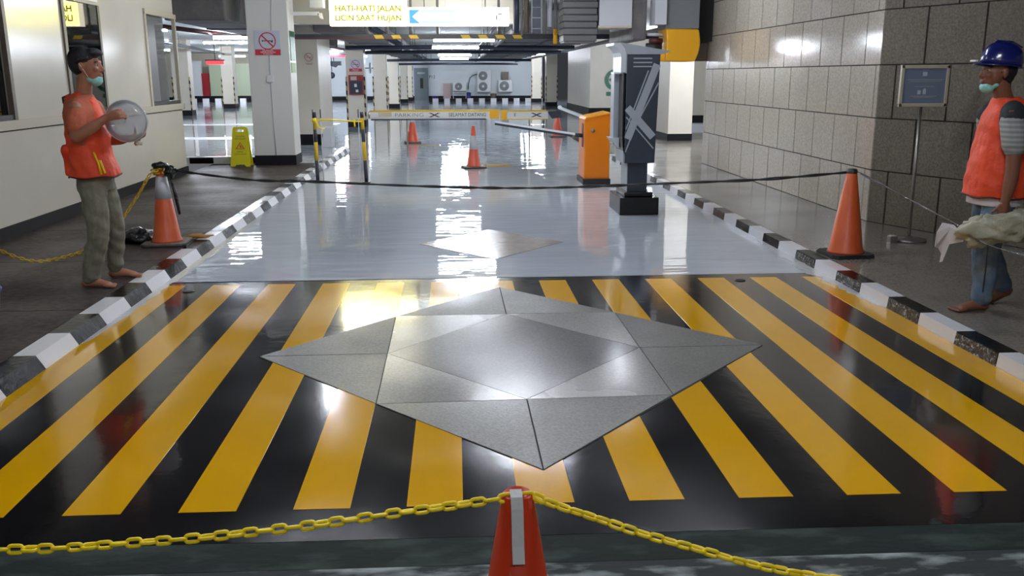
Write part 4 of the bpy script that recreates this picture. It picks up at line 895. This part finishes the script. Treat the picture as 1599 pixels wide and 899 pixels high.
# ================================================================== CHAINS AND ROPES
def link_mesh(L_, W2, r, m, n=6, q=8):
    b = MB(); h = (L_ - W2) / 2; R_ = W2 / 2 - r; pts = []
    for k in range(n + 1): a = -PI / 2 + PI * k / n; pts.append((h + R_ * math.cos(a), R_ * math.sin(a)))
    for k in range(n + 1): a = PI / 2 + PI * k / n; pts.append((-h + R_ * math.cos(a), R_ * math.sin(a)))
    N_ = len(pts); vs = []
    for i, p in enumerate(pts):
        a, c = Vector((*pts[i - 1], 0)), Vector((*pts[(i + 1) % N_], 0)); d = (c - a).normalized(); s_ = Vector((-d.y, d.x, 0))
        for k in range(q): an = 2 * PI * k / q; vs.append(Vector((*p, 0)) + s_ * r * math.cos(an) + Vector((0, 0, 1)) * r * math.sin(an))
    fs = [(i * q + k, i * q + (k + 1) % q, ((i + 1) % N_) * q + (k + 1) % q, ((i + 1) % N_) * q + k) for i in range(N_) for k in range(q)]
    b.add(vs, fs, m, True); return b.mesh('chain_link')
def smooth_path(P, n=12):
    P = [Vector(p) for p in P]; out = []
    for i in range(len(P) - 1):
        p0, p1, p2, p3 = P[max(i - 1, 0)], P[i], P[i + 1], P[min(i + 2, len(P) - 1)]
        for k in range(n):
            t_ = k / n; out.append(0.5 * ((2 * p1) + (-p0 + p2) * t_ + (2 * p0 - 5 * p1 + 4 * p2 - p3) * t_ ** 2 + (-p0 + 3 * p1 - 3 * p2 + p3) * t_ ** 3))
    out.append(P[-1]); return out
def chain(path, L_, W2, r, m, label, tilt0, group):
    P = smooth_path(path); me = link_mesh(L_, W2, r, m); pitch = L_ - 2 * r - 0.0005
    t = thing('plastic_chain', label, 'chain', P[0], group)
    cum = [0]
    for a, b_ in zip(P, P[1:]): cum.append(cum[-1] + (b_ - a).length)
    s = 0; i = 0; k = 0
    def at(d):
        for j in range(len(cum) - 1):
            if cum[j + 1] >= d: return P[j].lerp(P[j + 1], (d - cum[j]) / max(1e-9, cum[j + 1] - cum[j]))
        return P[-1]
    while s + pitch < cum[-1]:
        a, b_ = at(s), at(s + pitch); c = (a + b_) / 2; d = (b_ - a).normalized()
        u = Vector((0, 1, 0)); u = (u - d * u.dot(d)).normalized(); v = d.cross(u)
        an = tilt0 + (PI / 2 if k % 2 else 0) + random.uniform(-0.35, 0.35)
        z_ = u * math.cos(an) + v * math.sin(an); y_2 = z_.cross(d)
        M_ = Matrix((d, y_2, z_)).transposed().to_4x4(); M_.translation = c
        o = bpy.data.objects.new('chain_link', me); COL.objects.link(o); attach(o, t); o.matrix_basis = M_
        s += pitch; k += 1
    return t
cl = [(0.11, 1.765, 0.716), (-0.03, 1.78, 0.691), (-0.168, 1.78, 0.676), (-0.307, 1.78, 0.659), (-0.444, 1.78, 0.646), (-0.58, 1.78, 0.635), (-0.715, 1.78, 0.629), (-0.849, 1.78, 0.623), (-0.981, 1.78, 0.624), (-1.12, 1.78, 0.63)]
chain(cl, 0.0400, 0.0235, 0.0043, m_chain, 'yellow plastic chain from the front cone to the left edge', 0.15, None)
cr = [(0.125, 1.765, 0.716), (0.158, 1.775, 0.712), (0.194, 1.78, 0.690), (0.30, 1.78, 0.649), (0.39, 1.76, 0.622), (0.529, 1.74, 0.585), (0.638, 1.72, 0.558), (0.789, 1.70, 0.533), (0.95, 1.68, 0.515)]
chain(cr, 0.0400, 0.0235, 0.0043, m_chain, 'yellow plastic chain falling from the front cone to the lower right', 0.3, None)
cb = [(-2.70, 8.30, 0.775), (-2.765, 8.28, 0.74), (-2.882, 8.25, 0.555), (-3.054, 8.1, 0.289), (-3.233, 7.9, 0.137), (-3.355, 7.7, 0.105), (-3.46, 7.5, 0.11), (-3.57, 7.4, 0.155), (-3.735, 7.4, 0.23), (-3.95, 7.4, 0.34)]
chain(cb, 0.05, 0.032, 0.0062, m_chain2, 'worn yellow chain sagging behind the left worker to the left cone', 0.4, None)
t = thing('yellow_chain_wrap', 'yellow chain bunched round the top of the left pavement cone', 'chain', (-2.7, 8.38, 0.75))
me_l = link_mesh(0.05, 0.032, 0.0062, m_chain2)
for k in range(16):
    a = k * 0.8; R_ = 0.052; o = bpy.data.objects.new('chain_link', me_l); COL.objects.link(o); attach(o, t)
    o.matrix_basis = Matrix.Translation((-2.70 + R_ * math.cos(a) - (0.02 if k % 3 == 0 else 0), 8.37 + R_ * math.sin(a), 0.715 + 0.005 * k)) @ Matrix.Rotation(a + PI / 2, 4, 'Z') @ Matrix.Rotation(k * 1.1, 4, 'X')
rp = [(-2.62, 8.33, 0.79), (-2.441, 8.3, 0.755), (-1.834, 8.2, 0.689), (-1.276, 8.1, 0.680), (-0.415, 8.0, 0.646), (0.268, 7.9, 0.633), (0.771, 7.8, 0.64), (1.322, 7.7, 0.663), (1.862, 7.6, 0.692), (2.614, 7.5, 0.728), (3.31, 7.4, 0.792)]
P = smooth_path(rp, 14); vb = MB(); 
for ph in (0, PI):
    pts = [p + Vector((0, math.cos(i * 0.55 + ph), math.sin(i * 0.55 + ph))) * (0.006 + 0.002 * math.sin(i * 0.21)) for i, p in enumerate(P)]
    vb.tube(pts, 0.0075, m_rope, 6)
tag(vb.obj('black_rope'), 'black twisted rope strung from the left cone to the right cone', 'rope')
tpp = smooth_path([(3.385, 7.36, 0.80), (3.507, 6.9, 0.685), (3.486, 6.4, 0.629), (3.314, 5.7, 0.633), (3.20, 5.16, 0.60), (3.33, 4.95, 0.56), (3.45, 4.85, 0.52)], 8)
vb = MB().tube(tpp, [(0.003, 0.006 + 0.004 * math.sin(i * 0.5)) for i in range(len(tpp))], m_clear, 8)
tag(vb.obj('plastic_tape'), 'clear plastic tape trailing from the right cone past the helmeted worker', 'tape')

# ================================================================== PEOPLE
def fused(name, parts, m, parent, voxel=0.006, smooth=4, wr=0.0):
    """parts: list of MB pieces that overlap; fused by a voxel remesh into ONE continuous surface"""
    b = MB()
    for f in parts: f(b)
    o = b.obj(name, None, fix=False)
    rm = o.modifiers.new('r', 'REMESH'); rm.mode = 'VOXEL'; rm.voxel_size = voxel; rm.use_smooth_shade = True
    sm_ = o.modifiers.new('s', 'SMOOTH'); sm_.iterations = smooth; sm_.factor = 0.5
    dg = bpy.context.evaluated_depsgraph_get(); me = bpy.data.meshes.new_from_object(o.evaluated_get(dg))
    me.materials.clear(); me.materials.append(m)
    bpy.data.objects.remove(o); me.name = name
    if wr:
        nn = [v.normal.copy() for v in me.vertices]
        for v, q in zip(me.vertices, nn):
            c = v.co; a = noise.noise(Vector((c.x * 7, c.y * 6, c.z * 12 + c.x * 11))) + 0.3 * noise.noise(Vector((c.x * 20, c.y * 20, c.z * 22)))
            v.co = c + q * wr * a
    n = bpy.data.objects.new(name, me); COL.objects.link(n)
    for p in me.polygons: p.use_smooth = True
    attach(n, parent); return n
def limb(pts, rad, n=14):
    """tapered limb through joints with rounded ends; rad = radius or (a, b)"""
    def f(b):
        P = [Vector(p) for p in pts]; R = [r if isinstance(r, tuple) else (r, r) for r in rad]
        S_ = smooth_path(P, 5); m_ = len(S_); RR = []
        for i in range(m_):
            q = i / 5; k = min(int(q), len(R) - 2); u = q - k; u = u * u * (3 - 2 * u)
            RR.append((R[k][0] * (1 - u) + R[k + 1][0] * u, R[k][1] * (1 - u) + R[k + 1][1] * u))
        d0 = (S_[0] - S_[1]).normalized(); d1 = (S_[-1] - S_[-2]).normalized(); r0 = min(RR[0]); r1 = min(RR[-1])
        A = [S_[0] + d0 * r0 * e for e in (0.9, 0.65)]; B = [S_[-1] + d1 * r1 * e for e in (0.65, 0.9)]
        sc = (0.4, 0.75)
        pts_ = A + S_ + B; rr = [(RR[0][0] * q, RR[0][1] * q) for q in sc] + RR + [(RR[-1][0] * q, RR[-1][1] * q) for q in sc[::-1]]
        b.tube(pts_, rr, m_skin, n)
    return f
def ball(c, r, rot=None):
    def f(b): b.ell(c, r if isinstance(r, tuple) else (r, r, r), m_skin, 20, 12, rot)
    return f
def rings(sec, n=28, pw=2.4):
    """torso-like solid: sec = list of (cx, cy, z, ax, ay) superellipse sections from bottom to top"""
    def f(b):
        vs = []
        for cx, cy, z, ax, ay in sec:
            for k in range(n):
                a = 2 * PI * k / n; c, s_ = math.cos(a), math.sin(a)
                vs.append((cx + ax * math.copysign(abs(c) ** (2 / pw), c), cy + ay * math.copysign(abs(s_) ** (2 / pw), s_), z))
        fs = [(i * n + k, i * n + (k + 1) % n, (i + 1) * n + (k + 1) % n, (i + 1) * n + k) for i in range(len(sec) - 1) for k in range(n)]
        fs += [tuple(range(n))[::-1], tuple(range((len(sec) - 1) * n, len(sec) * n))]
        b.add(vs, fs, m_skin, True)
    return f
def head_parts(c, fx, tilt=0.0, k=1.0):
    """head centred at c looking towards +x if fx=1, -x if fx=-1; local coords x forward, y side, z up"""
    R = Matrix.Rotation(-tilt * fx, 3, 'Y')
    def L_(x, y, z): return Vector(c) + R @ Vector((x * fx * k, y * k, z * k))
    e = lambda p, r: ball(L_(*p), tuple(q * k for q in r), R)
    P = [e((-0.018, 0, 0.035), (0.092, 0.074, 0.088)), e((0.022, 0, -0.01), (0.068, 0.064, 0.085)), e((0.03, 0, -0.058), (0.05, 0.05, 0.052)),
         e((0.058, 0, -0.092), (0.024, 0.026, 0.020)), e((0.072, 0, 0.028), (0.018, 0.05, 0.014)), e((0.068, 0.036, -0.018), (0.018, 0.022, 0.02)), e((0.068, -0.036, -0.018), (0.018, 0.022, 0.02)),
         limb([L_(0.080, 0, 0.022), L_(0.092, 0, -0.004), L_(0.103, 0, -0.026)], [0.008 * k, 0.010 * k, 0.013 * k]), e((0.092, 0, -0.032), (0.013, 0.018, 0.009)),
         e((0.078, 0, -0.055), (0.017, 0.026, 0.007)), e((0.076, 0, -0.067), (0.016, 0.024, 0.008)),
         e((-0.012, 0.074, -0.002), (0.016, 0.009, 0.03)), e((-0.012, -0.074, -0.002), (0.016, 0.009, 0.03))]
    return P, L_, R
def eyes(L_, parent, k=1.0):
    for s_ in (-1, 1):
        e = MB().ell(L_(0.0725, s_ * 0.031, 0.008), (0.0098 * k,) * 3, m_eye, 12, 8).obj('eye', parent)
        MB().ell(L_(0.0795, s_ * 0.0315, 0.008), (0.0045 * k, 0.006 * k, 0.006 * k), m_dark, 10, 8).obj('iris', e)
        MB().tube([L_(0.078, s_ * 0.015, 0.026), L_(0.084, s_ * 0.03, 0.031), L_(0.072, s_ * 0.052, 0.026)], 0.0035 * k, m_hair, 6).obj('eyebrow', parent)
def hand(wrist, d, pn, s_, curl, parent_list, k=1.0, thumb_dir=None):
    """wrist position, finger direction d, palm normal pn (side fingers curl towards); s_ handedness"""
    d = Vector(d).normalized(); pn = Vector(pn); pn = (pn - d * pn.dot(d)).normalized(); sd = d.cross(pn) * s_
    w = Vector(wrist); out = parent_list
    palm = w + d * 0.045 * k
    out.append(limb([w - d * 0.02 * k, w + d * 0.03 * k, w + d * 0.075 * k], [(0.022 * k, 0.022 * k), (0.026 * k, 0.026 * k), (0.024 * k, 0.024 * k)]))
    for i in range(4):
        off = (i - 1.5) * 0.019 * k; out.append(limb([w + d * 0.02 * k + sd * off * 0.7, w + d * 0.088 * k + sd * off], [0.012 * k, 0.0115 * k], 8))
        ln = (0.066, 0.074, 0.070, 0.056)[i] * k; p = w + d * 0.085 * k + sd * off; dd = d.copy(); pts = [p]
        for j, fr in enumerate((0.42, 0.32, 0.26)):
            ax = sd * (1 if True else -1); a = curl * (0.9 + 0.35 * j) + 0.05 * i
            # rotate dd towards pn
            base = math.atan2(dd.dot(pn), dd.dot(d)) + a; dd = d * math.cos(base) + pn * math.sin(base)
            p = p + dd * ln * fr; pts.append(p)
        out.append(limb(pts, [0.0098 * k, 0.0094 * k, 0.0088 * k, 0.0078 * k], 8))
    th = Vector(thumb_dir).normalized() if thumb_dir is not None else (-sd * 0.8 + d * 0.7 + pn * 0.3).normalized()
    b0 = w + d * 0.022 * k - sd * 0.022 * k
    out.append(limb([b0, b0 + th * 0.038 * k, b0 + th * 0.038 * k + (th + pn * 0.5).normalized() * 0.032 * k], [0.014 * k, 0.0115 * k, 0.009 * k], 8))
def foot(heel, toe, parts, k=1.0):
    h, t_ = Vector(heel), Vector(toe); d = (t_ - h).normalized(); sd = Vector((-d.y, d.x, 0)).normalized(); L_ = (t_ - h).length; up_ = Vector((0, 0, 1))
    parts.append(limb([h + d * 0.03 + up_ * 0.034, h + d * L_ * 0.4 + up_ * 0.036, h + d * L_ * 0.74 + up_ * 0.022], [(0.033, 0.033), (0.036, 0.034), (0.042, 0.020)]))
    for i in range(5):
        o = (i - 2) * 0.0175; a = h + d * (L_ * 0.70) + sd * o + up_ * 0.018; b_ = h + d * (L_ * (1.0 - 0.022 * abs(i - 0.6)) - 0.012) + sd * o * 1.15 + up_ * 0.012
        parts.append(limb([a, b_], [0.012, 0.0105 if i else 0.0125], 8))

# ---- worker on the left, facing the road, holding a round tub
t = thing('person', 'barefoot worker in orange vest holding a round clear tub by the white wall', 'person', (-2.64, 6.8, PZ))
hc = (-2.617, 6.74, 1.672); hp, HL, HR = head_parts(hc, 1, 0.02, 1.06)
yR, yL = 6.60, 6.92
body = list(hp)
body += [limb([(-2.675, 6.75, 1.42), (-2.652, 6.745, 1.54), (-2.635, 6.742, 1.60)], [0.062, 0.053, 0.055]),
         rings([(-2.655, 6.75, 0.86, 0.09, 0.14), (-2.66, 6.75, 1.0, 0.085, 0.125), (-2.67, 6.75, 1.2, 0.095, 0.15), (-2.68, 6.75, 1.36, 0.09, 0.16), (-2.68, 6.75, 1.43, 0.06, 0.11)])]
# right arm (near): shoulder, elbow, wrist ; left arm beyond
RS, RE, RW = (-2.665, 6.58, 1.385), (-2.655, 6.51, 1.195), (-2.445, 6.55, 1.325)
LS, LE, LW = (-2.66, 6.94, 1.385), (-2.63, 7.0, 1.135), (-2.42, 6.86, 1.16)
body += [limb([RS, RE], [0.050, 0.042]), limb([RE, (-2.56, 6.515, 1.245), RW], [0.043, 0.040, 0.026]), ball(RE, 0.043)]
body += [limb([LS, LE], [0.050, 0.042]), limb([LE, (-2.52, 6.94, 1.14), LW], [0.042, 0.038, 0.026])]
hand(RW, (1, 0.05, 0.25), (0.3, 1, -0.2), 1, 0.62, body, 1.0, thumb_dir=(0.6, 0.5, 0.75))
hand(LW, (1, -0.35, -0.05), (0, -0.3, 1), 1, 0.35, body, 1.0, thumb_dir=(0.5, -0.2, 0.85))
# legs under trousers, feet
RK, RA = (-2.625, 6.64, 0.50), (-2.725, 6.635, 0.16)
LK, LA = (-2.60, 6.90, 0.50), (-2.655, 6.96, 0.16)
body += [limb([(-2.65, 6.67, 0.90), RK, RA], [0.075, 0.052, 0.034]), limb([(-2.65, 6.84, 0.90), LK, LA], [0.075, 0.052, 0.034])]
body += [limb([RA, (-2.735, 6.635, 0.12)], [0.034, 0.036]), limb([LA, (-2.665, 6.96, 0.12)], [0.034, 0.036])]
foot((-2.785, 6.635, PZ), (-2.525, 6.625, PZ), body); foot((-2.715, 6.965, PZ), (-2.455, 6.985, PZ), body)
fused('body', body, m_skin, t, 0.0055, 3)
eyes(HL, t, 1.06)
# hair
hr = [ball(HL(-0.026, 0, 0.052), (0.102, 0.086, 0.088), HR), ball(HL(-0.05, 0, 0.02), (0.072, 0.080, 0.085), HR), ball(HL(0.045, 0.0, 0.088), (0.062, 0.062, 0.036), HR), ball(HL(0.082, 0.0, 0.082), (0.034, 0.044, 0.020), HR)]
hr += [limb([HL(-0.04, s_ * 0.074, 0.03), HL(-0.02, s_ * 0.079, 0.045), HL(0.03, s_ * 0.067, 0.055)], [0.012, 0.014, 0.012], 8) for s_ in (-1, 1)]
fused('hair', hr, m_hair, t, 0.006, 2)
# mask pulled under the chin, ear loop
mk = fused('face_mask', [ball(HL(0.052, 0, -0.098), (0.042, 0.050, 0.034), Matrix.Rotation(-0.5, 3, 'Y')), ball(HL(0.072, 0, -0.078), (0.020, 0.036, 0.018)), ball(HL(0.02, 0, -0.085), (0.035, 0.056, 0.028))], m_mask, t, 0.005, 2)
MB().tube([HL(0.02, -0.052, -0.075), HL(0.005, -0.072, -0.03), HL(-0.018, -0.088, 0.02)], 0.0022, m_cloth, 6).obj('ear_loop', mk)
# t-shirt with sleeves
tors = [(-2.655, 6.75, 0.92, 0.115, 0.165), (-2.66, 6.75, 1.05, 0.112, 0.160), (-2.672, 6.75, 1.22, 0.118, 0.178), (-2.685, 6.75, 1.35, 0.118, 0.188), (-2.69, 6.75, 1.43, 0.092, 0.15), (-2.675, 6.75, 1.48, 0.064, 0.078)]
fused('tshirt', [rings(tors), limb([(-2.675, 6.63, 1.395), (-2.665, 6.575, 1.34), (-2.66, 6.53, 1.265)], [0.064, 0.067, 0.066]), limb([(-2.67, 6.88, 1.395), (-2.655, 6.95, 1.33), (-2.64, 6.985, 1.245)], [0.058, 0.058, 0.058])], m_shirt, t, 0.007, 3, wr=0.006)
# vest
vst = [(-2.645, 6.75, 0.895, 0.166, 0.20), (-2.65, 6.75, 0.97, 0.152, 0.19), (-2.660, 6.75, 1.06, 0.138, 0.17), (-2.668, 6.75, 1.2, 0.142, 0.165), (-2.684, 6.75, 1.33, 0.132, 0.140), (-2.694, 6.75, 1.42, 0.108, 0.108), (-2.692, 6.75, 1.475, 0.078, 0.085)]
vs_ = fused('vest', [rings(vst), limb([(-2.76, 6.7, 1.455), (-2.68, 6.68, 1.47), (-2.60, 6.70, 1.42)], [0.018, 0.02, 0.018], 8), limb([(-2.79, 6.62, 1.10), (-2.80, 6.66, 1.0), (-2.795, 6.64, 0.92)], [0.03, 0.028, 0.02], 8)], m_vest, t, 0.007, 3, wr=0.012)
def hem(cx, cy, z, ax, ay, r, parent, m=m_trim, dz=0.0, pw=2.4):
    pts = []
    for k in range(41):
        a = 2 * PI * k / 40; c, s_ = math.cos(a), math.sin(a)
        pts.append((cx + ax * math.copysign(abs(c) ** (2 / pw), c), cy + ay * math.copysign(abs(s_) ** (2 / pw), s_), z + dz * c + 0.006 * math.sin(5 * a)))
    return MB().tube(pts, r, m, 6, caps=False).obj('hem_binding', parent)
hem(-2.645, 6.75, 0.896, 0.166, 0.203, 0.006, vs_)
MB().tube([(-2.775, 6.66, 1.42), (-2.79, 6.69, 1.455), (-2.76, 6.74, 1.475)], 0.009, m_trim, 8).obj('collar_binding', vs_)
MB().prism([(-2.545, 1.02), (-2.53, 1.02), (-2.505, 0.93), (-2.515, 0.925)], 'y', 6.58, 6.585, m_chain).obj('yellow_tape', vs_)
MB().tube([(-2.575, 6.575, 1.08), (-2.545, 6.568, 1.0), (-2.53, 6.558, 0.92)], 0.007, m_chain, 6).obj('yellow_tape', vs_)
# trousers
tr = [rings([(-2.65, 6.755, 0.79, 0.112, 0.165), (-2.65, 6.755, 0.86, 0.118, 0.165), (-2.652, 6.755, 0.96, 0.112, 0.155)]),
      limb([(-2.65, 6.675, 0.86), (-2.635, 6.655, 0.68), RK, (-2.67, 6.638, 0.33), (-2.715, 6.635, 0.165)], [(0.098, 0.098), 0.092, (0.078, 0.078), (0.076, 0.074), (0.072, 0.066)]),
      limb([(-2.65, 6.84, 0.86), (-2.625, 6.87, 0.68), LK, (-2.625, 6.93, 0.33), (-2.65, 6.955, 0.175)], [(0.095, 0.095), 0.088, 0.070, 0.064, 0.056])]
0 and [limb([(-2.72, 6.585, 0.50 + dz), (-2.64, 6.562, 0.515 + dz), (-2.565, 6.60, 0.50 + dz)], [0.010, 0.013, 0.010], 6) for dz in (-0.05, 0.0, 0.05)]
fused('trousers', tr, m_jeans, t, 0.0065, 3, wr=0.013)

t = thing('round_tub', 'round milky clear plastic tub held by the left worker', 'tub', (-2.36, 6.72, 1.29))
MB().lathe([(0.02, -0.018), (0.10, -0.012), (0.138, 0.0), (0.146, 0.01), (0.148, 0.02), (0.142, 0.05), (0.125, 0.10), (0.118, 0.10), (0.135, 0.045), (0.139, 0.02), (0.13, 0.008), (0.10, -0.004), (0.02, -0.008)], (-2.362, 6.665, 1.290), m_tub, 48, 'y').obj('bowl', t)
b = MB(); pts = [(-2.362 + 0.147 * math.cos(k * PI / 24), 6.68, 1.29 + 0.147 * math.sin(k * PI / 24)) for k in range(49)]
b.tube(pts, 0.005, m_silverl, 8, caps=False).obj('rim', t)
t = thing('crumpled_paper', 'small crumpled cream wad under the round tub', 'paper', (-2.33, 6.74, 1.15))
lump((-2.315, 6.74, 1.130), (0.032, 0.03, 0.016), m_frame, 3, 'wad', t, 3, 0.5)

# ---- worker on the right, walking left with a sack
t = thing('person', 'walking worker in blue helmet and orange vest carrying a sack', 'person', (3.5, 5.6, PZ))
hc = (3.425, 5.60, 1.605); hp, HL, HR = head_parts(hc, -1, 0.12, 1.02)
cy = 5.60
body = list(hp) + [limb([(3.52, cy, 1.38), (3.475, cy, 1.48), (3.45, cy, 1.55)], [0.064, 0.054, 0.055]),
       rings([(3.52, cy, 0.84, 0.09, 0.14), (3.52, cy, 1.0, 0.085, 0.13), (3.515, cy, 1.2, 0.095, 0.15), (3.52, cy, 1.34, 0.09, 0.16), (3.52, cy, 1.41, 0.06, 0.11)])]
NS, NE, NW = (3.44, 5.41, 1.345), (3.455, 5.37, 1.10), (3.425, 5.35, 0.825)
FS, FE, FW = (3.50, 5.80, 1.35), (3.60, 5.86, 1.10), (3.66, 5.80, 0.88)
body += [limb([NS, NE], [0.052, 0.043]), limb([NE, (3.450, 5.36, 0.97), NW], [0.044, 0.042, 0.028]), limb([FS, FE], [0.05, 0.042]), limb([FE, FW], [0.042, 0.027])]
hand(NW, (0.0, 0.05, -1), (0.1, 1, 0), 1, 0.55, body, 1.02, thumb_dir=(-0.55, 0.3, -0.8))
hand(FW, (0.1, 0.0, -1), (0, -1, 0), -1, 0.5, body, 1.0, thumb_dir=(-0.5, -0.3, -0.8))
NK, NA = (3.43, 5.50, 0.47), (3.435, 5.50, 0.165); FK, FA = (3.575, 5.70, 0.44), (3.71, 5.70, 0.20)
body += [limb([(3.52, 5.51, 0.88), NK, NA], [0.078, 0.052, 0.034]), limb([(3.52, 5.69, 0.88), FK, FA], [0.078, 0.052, 0.034]),
         limb([NA, (3.45, 5.50, 0.12)], [0.034, 0.036]), limb([FA, (3.735, 5.70, 0.155)], [0.034, 0.034])]
foot((3.49, 5.50, PZ), (3.235, 5.49, PZ), body)
# trailing foot: heel raised
body += [limb([(3.745, 5.70, 0.165), (3.66, 5.70, 0.125), (3.59, 5.70, 0.10)], [0.033, 0.036, (0.022, 0.040)])]
for i in range(5): body.append(limb([(3.60, 5.665 + 0.0175 * i, 0.10), (3.545, 5.663 + 0.019 * i, 0.092)], [0.012, 0.0105], 8))
fused('body', body, m_skind, t, 0.0055, 3); eyes(HL, t, 1.02)
hl_ = fused('hair', [ball(HL(-0.03, 0, 0.02), (0.092, 0.079, 0.075), HR), ball(HL(-0.055, 0, -0.015), (0.05, 0.066, 0.055), HR)], m_hair, t, 0.006, 2)
# helmet with peak
hb_ = MB(); n = 36; vs = []; prof = [(1.0, -0.005), (1.0, 0.02), (0.97, 0.05), (0.88, 0.085), (0.70, 0.113), (0.42, 0.132), (0.15, 0.138), (0.0, 0.139)]
for r, z in prof:
    for k in range(n): a = 2 * PI * k / n; vs.append(HL(-0.012 + 0.126 * r * math.cos(a), 0.105 * r * math.sin(a), 0.055 + z))
fs = [(i * n + k, i * n + (k + 1) % n, (i + 1) * n + (k + 1) % n, (i + 1) * n + k) for i in range(len(prof) - 1) for k in range(n)]
hb_.add(vs, fs, m_helm, True)
hm = hb_.obj('hard_hat', t); md = hm.modifiers.new('th', 'SOLIDIFY'); md.thickness = 0.004
bb = MB(); vs = []
for k in range(n):
    a = 2 * PI * k / n; c = math.cos(a); e = 1.07 + (0.32 * max(0, c) ** 1.5)
    vs += [HL(-0.012 + 0.124 * c, 0.103 * math.sin(a), 0.054), HL(-0.012 + 0.124 * e * c, 0.103 * (1.09) * math.sin(a), 0.046 - 0.008 * max(0, c))]
bb.add(vs, [(2 * k, 2 * k + 1, (2 * k + 3) % (2 * n), (2 * k + 2) % (2 * n)) for k in range(n)], m_helm, True)
bo = bb.obj('brim', hm); md = bo.modifiers.new('th', 'SOLIDIFY'); md.thickness = 0.004
MB().tube([HL(-0.12, 0, 0.17), HL(-0.05, 0, 0.197), HL(0.04, 0, 0.192), HL(0.10, 0, 0.13)], [(0.012, 0.004)] * 4, m_helm, 8).obj('crest', hm)
MB().box(HL(0.155, 0, 0).x - 0.01, HL(0.155, 0, 0).x + 0.006, cy - 0.03, cy + 0.03, HL(0.155, 0, 0.052).z, HL(0.155, 0, 0.062).z, m_silverl).obj('peak_edge', hm)
mk = fused('face_mask', [ball(HL(0.045, 0, -0.095), (0.042, 0.052, 0.032), Matrix.Rotation(0.5, 3, 'Y')), ball(HL(0.015, 0, -0.075), (0.035, 0.058, 0.024))], m_mask, t, 0.005, 2)
fused('tshirt', [rings([(3.52, cy, 0.90, 0.12, 0.165), (3.52, cy, 1.05, 0.115, 0.162), (3.515, cy, 1.22, 0.12, 0.18), (3.52, cy, 1.33, 0.115, 0.185), (3.52, cy, 1.395, 0.09, 0.14), (3.505, cy, 1.44, 0.064, 0.075)]),
                 limb([(3.48, 5.47, 1.37), (3.45, 5.42, 1.335)], [0.074, 0.072]), limb([(3.51, 5.73, 1.37), (3.51, 5.79, 1.335)], [0.072, 0.07])], m_tee, t, 0.007, 4)
fused('sleeve', [limb([(3.445, 5.42, 1.32), (3.45, 5.39, 1.24), (3.455, 5.375, 1.165)], [0.070, 0.074, 0.072])], m_plaid, t, 0.007, 2)
fused('sleeve', [limb([(3.51, 5.79, 1.32), (3.55, 5.83, 1.24), (3.58, 5.85, 1.16)], [0.066, 0.070, 0.068])], m_plaid, t, 0.007, 2)
vs_ = fused('vest', [rings([(3.51, cy, 0.83, 0.185, 0.20), (3.51, cy, 0.92, 0.185, 0.20), (3.51, cy, 1.05, 0.165, 0.19), (3.505, cy, 1.15, 0.15, 0.17), (3.505, cy, 1.28, 0.132, 0.145), (3.515, cy, 1.36, 0.115, 0.135), (3.515, cy, 1.415, 0.092, 0.115), (3.505, cy, 1.455, 0.074, 0.085)])], m_vest, t, 0.007, 3, wr=0.010)
hem(3.51, cy, 0.832, 0.183, 0.198, 0.006, vs_)
fused('shirt_tail', [rings([(3.51, cy, 0.775, 0.15, 0.18), (3.51, cy, 0.85, 0.15, 0.18)])], m_cloth, t, 0.008, 2)
tr = [rings([(3.52, cy, 0.77, 0.115, 0.165), (3.52, cy, 0.84, 0.12, 0.165), (3.52, cy, 0.92, 0.115, 0.158)]),
      limb([(3.51, 5.52, 0.84), (3.47, 5.51, 0.66), NK, (3.445, 5.50, 0.30), (3.44, 5.50, 0.165)], [(0.10, 0.10), 0.095, 0.080, 0.072, 0.064]),
      limb([(3.53, 5.69, 0.84), (3.54, 5.695, 0.64), FK, (3.64, 5.70, 0.32), (3.70, 5.70, 0.21)], [0.10, 0.095, 0.080, 0.070, 0.062])]
tr = fused('jeans', tr, m_jeansb, t, 0.0065, 3, wr=0.012)
MB().tube([(3.395, 5.435, 0.60), (3.40, 5.428, 0.42), (3.405, 5.436, 0.22)], 0.004, m_navy, 6).obj('side_seam', tr)
t = thing('sack', 'crumpled pale plastic sack carried low by the helmeted worker', 'sack', (3.55, 5.32, 0.64))
lump((3.40, 5.29, 0.660), (0.25, 0.075, 0.095), m_bag, 11, 'sack_body', t, 4, 0.42); lump((3.27, 5.31, 0.64), (0.13, 0.06, 0.09), m_bag, 13, 'sack_fold', t, 4, 0.5)
lump((3.60, 5.33, 0.70), (0.16, 0.07, 0.09), m_bag, 15, 'sack_fold', t, 4, 0.5)
t = thing('white_rag', 'white stiff rag hanging in front of the carried sack', 'rag', (3.2, 5.35, 0.55))
pts = [(x_ - 0.115, z_ + 0.02) for x_, z_ in [(3.185, 0.665), (3.245, 0.655), (3.285, 0.60), (3.29, 0.555), (3.235, 0.53), (3.225, 0.48), (3.21, 0.415), (3.195, 0.41), (3.20, 0.465), (3.175, 0.50), (3.125, 0.52), (3.13, 0.61)]]
o = MB().prism([(x, z) for x, z in pts], 'y', 5.36, 5.366, m_cloth).obj('cloth', t)
for v in o.data.vertices: v.co.y += 0.05 * math.sin((v.co.x - 3.01) * 22)
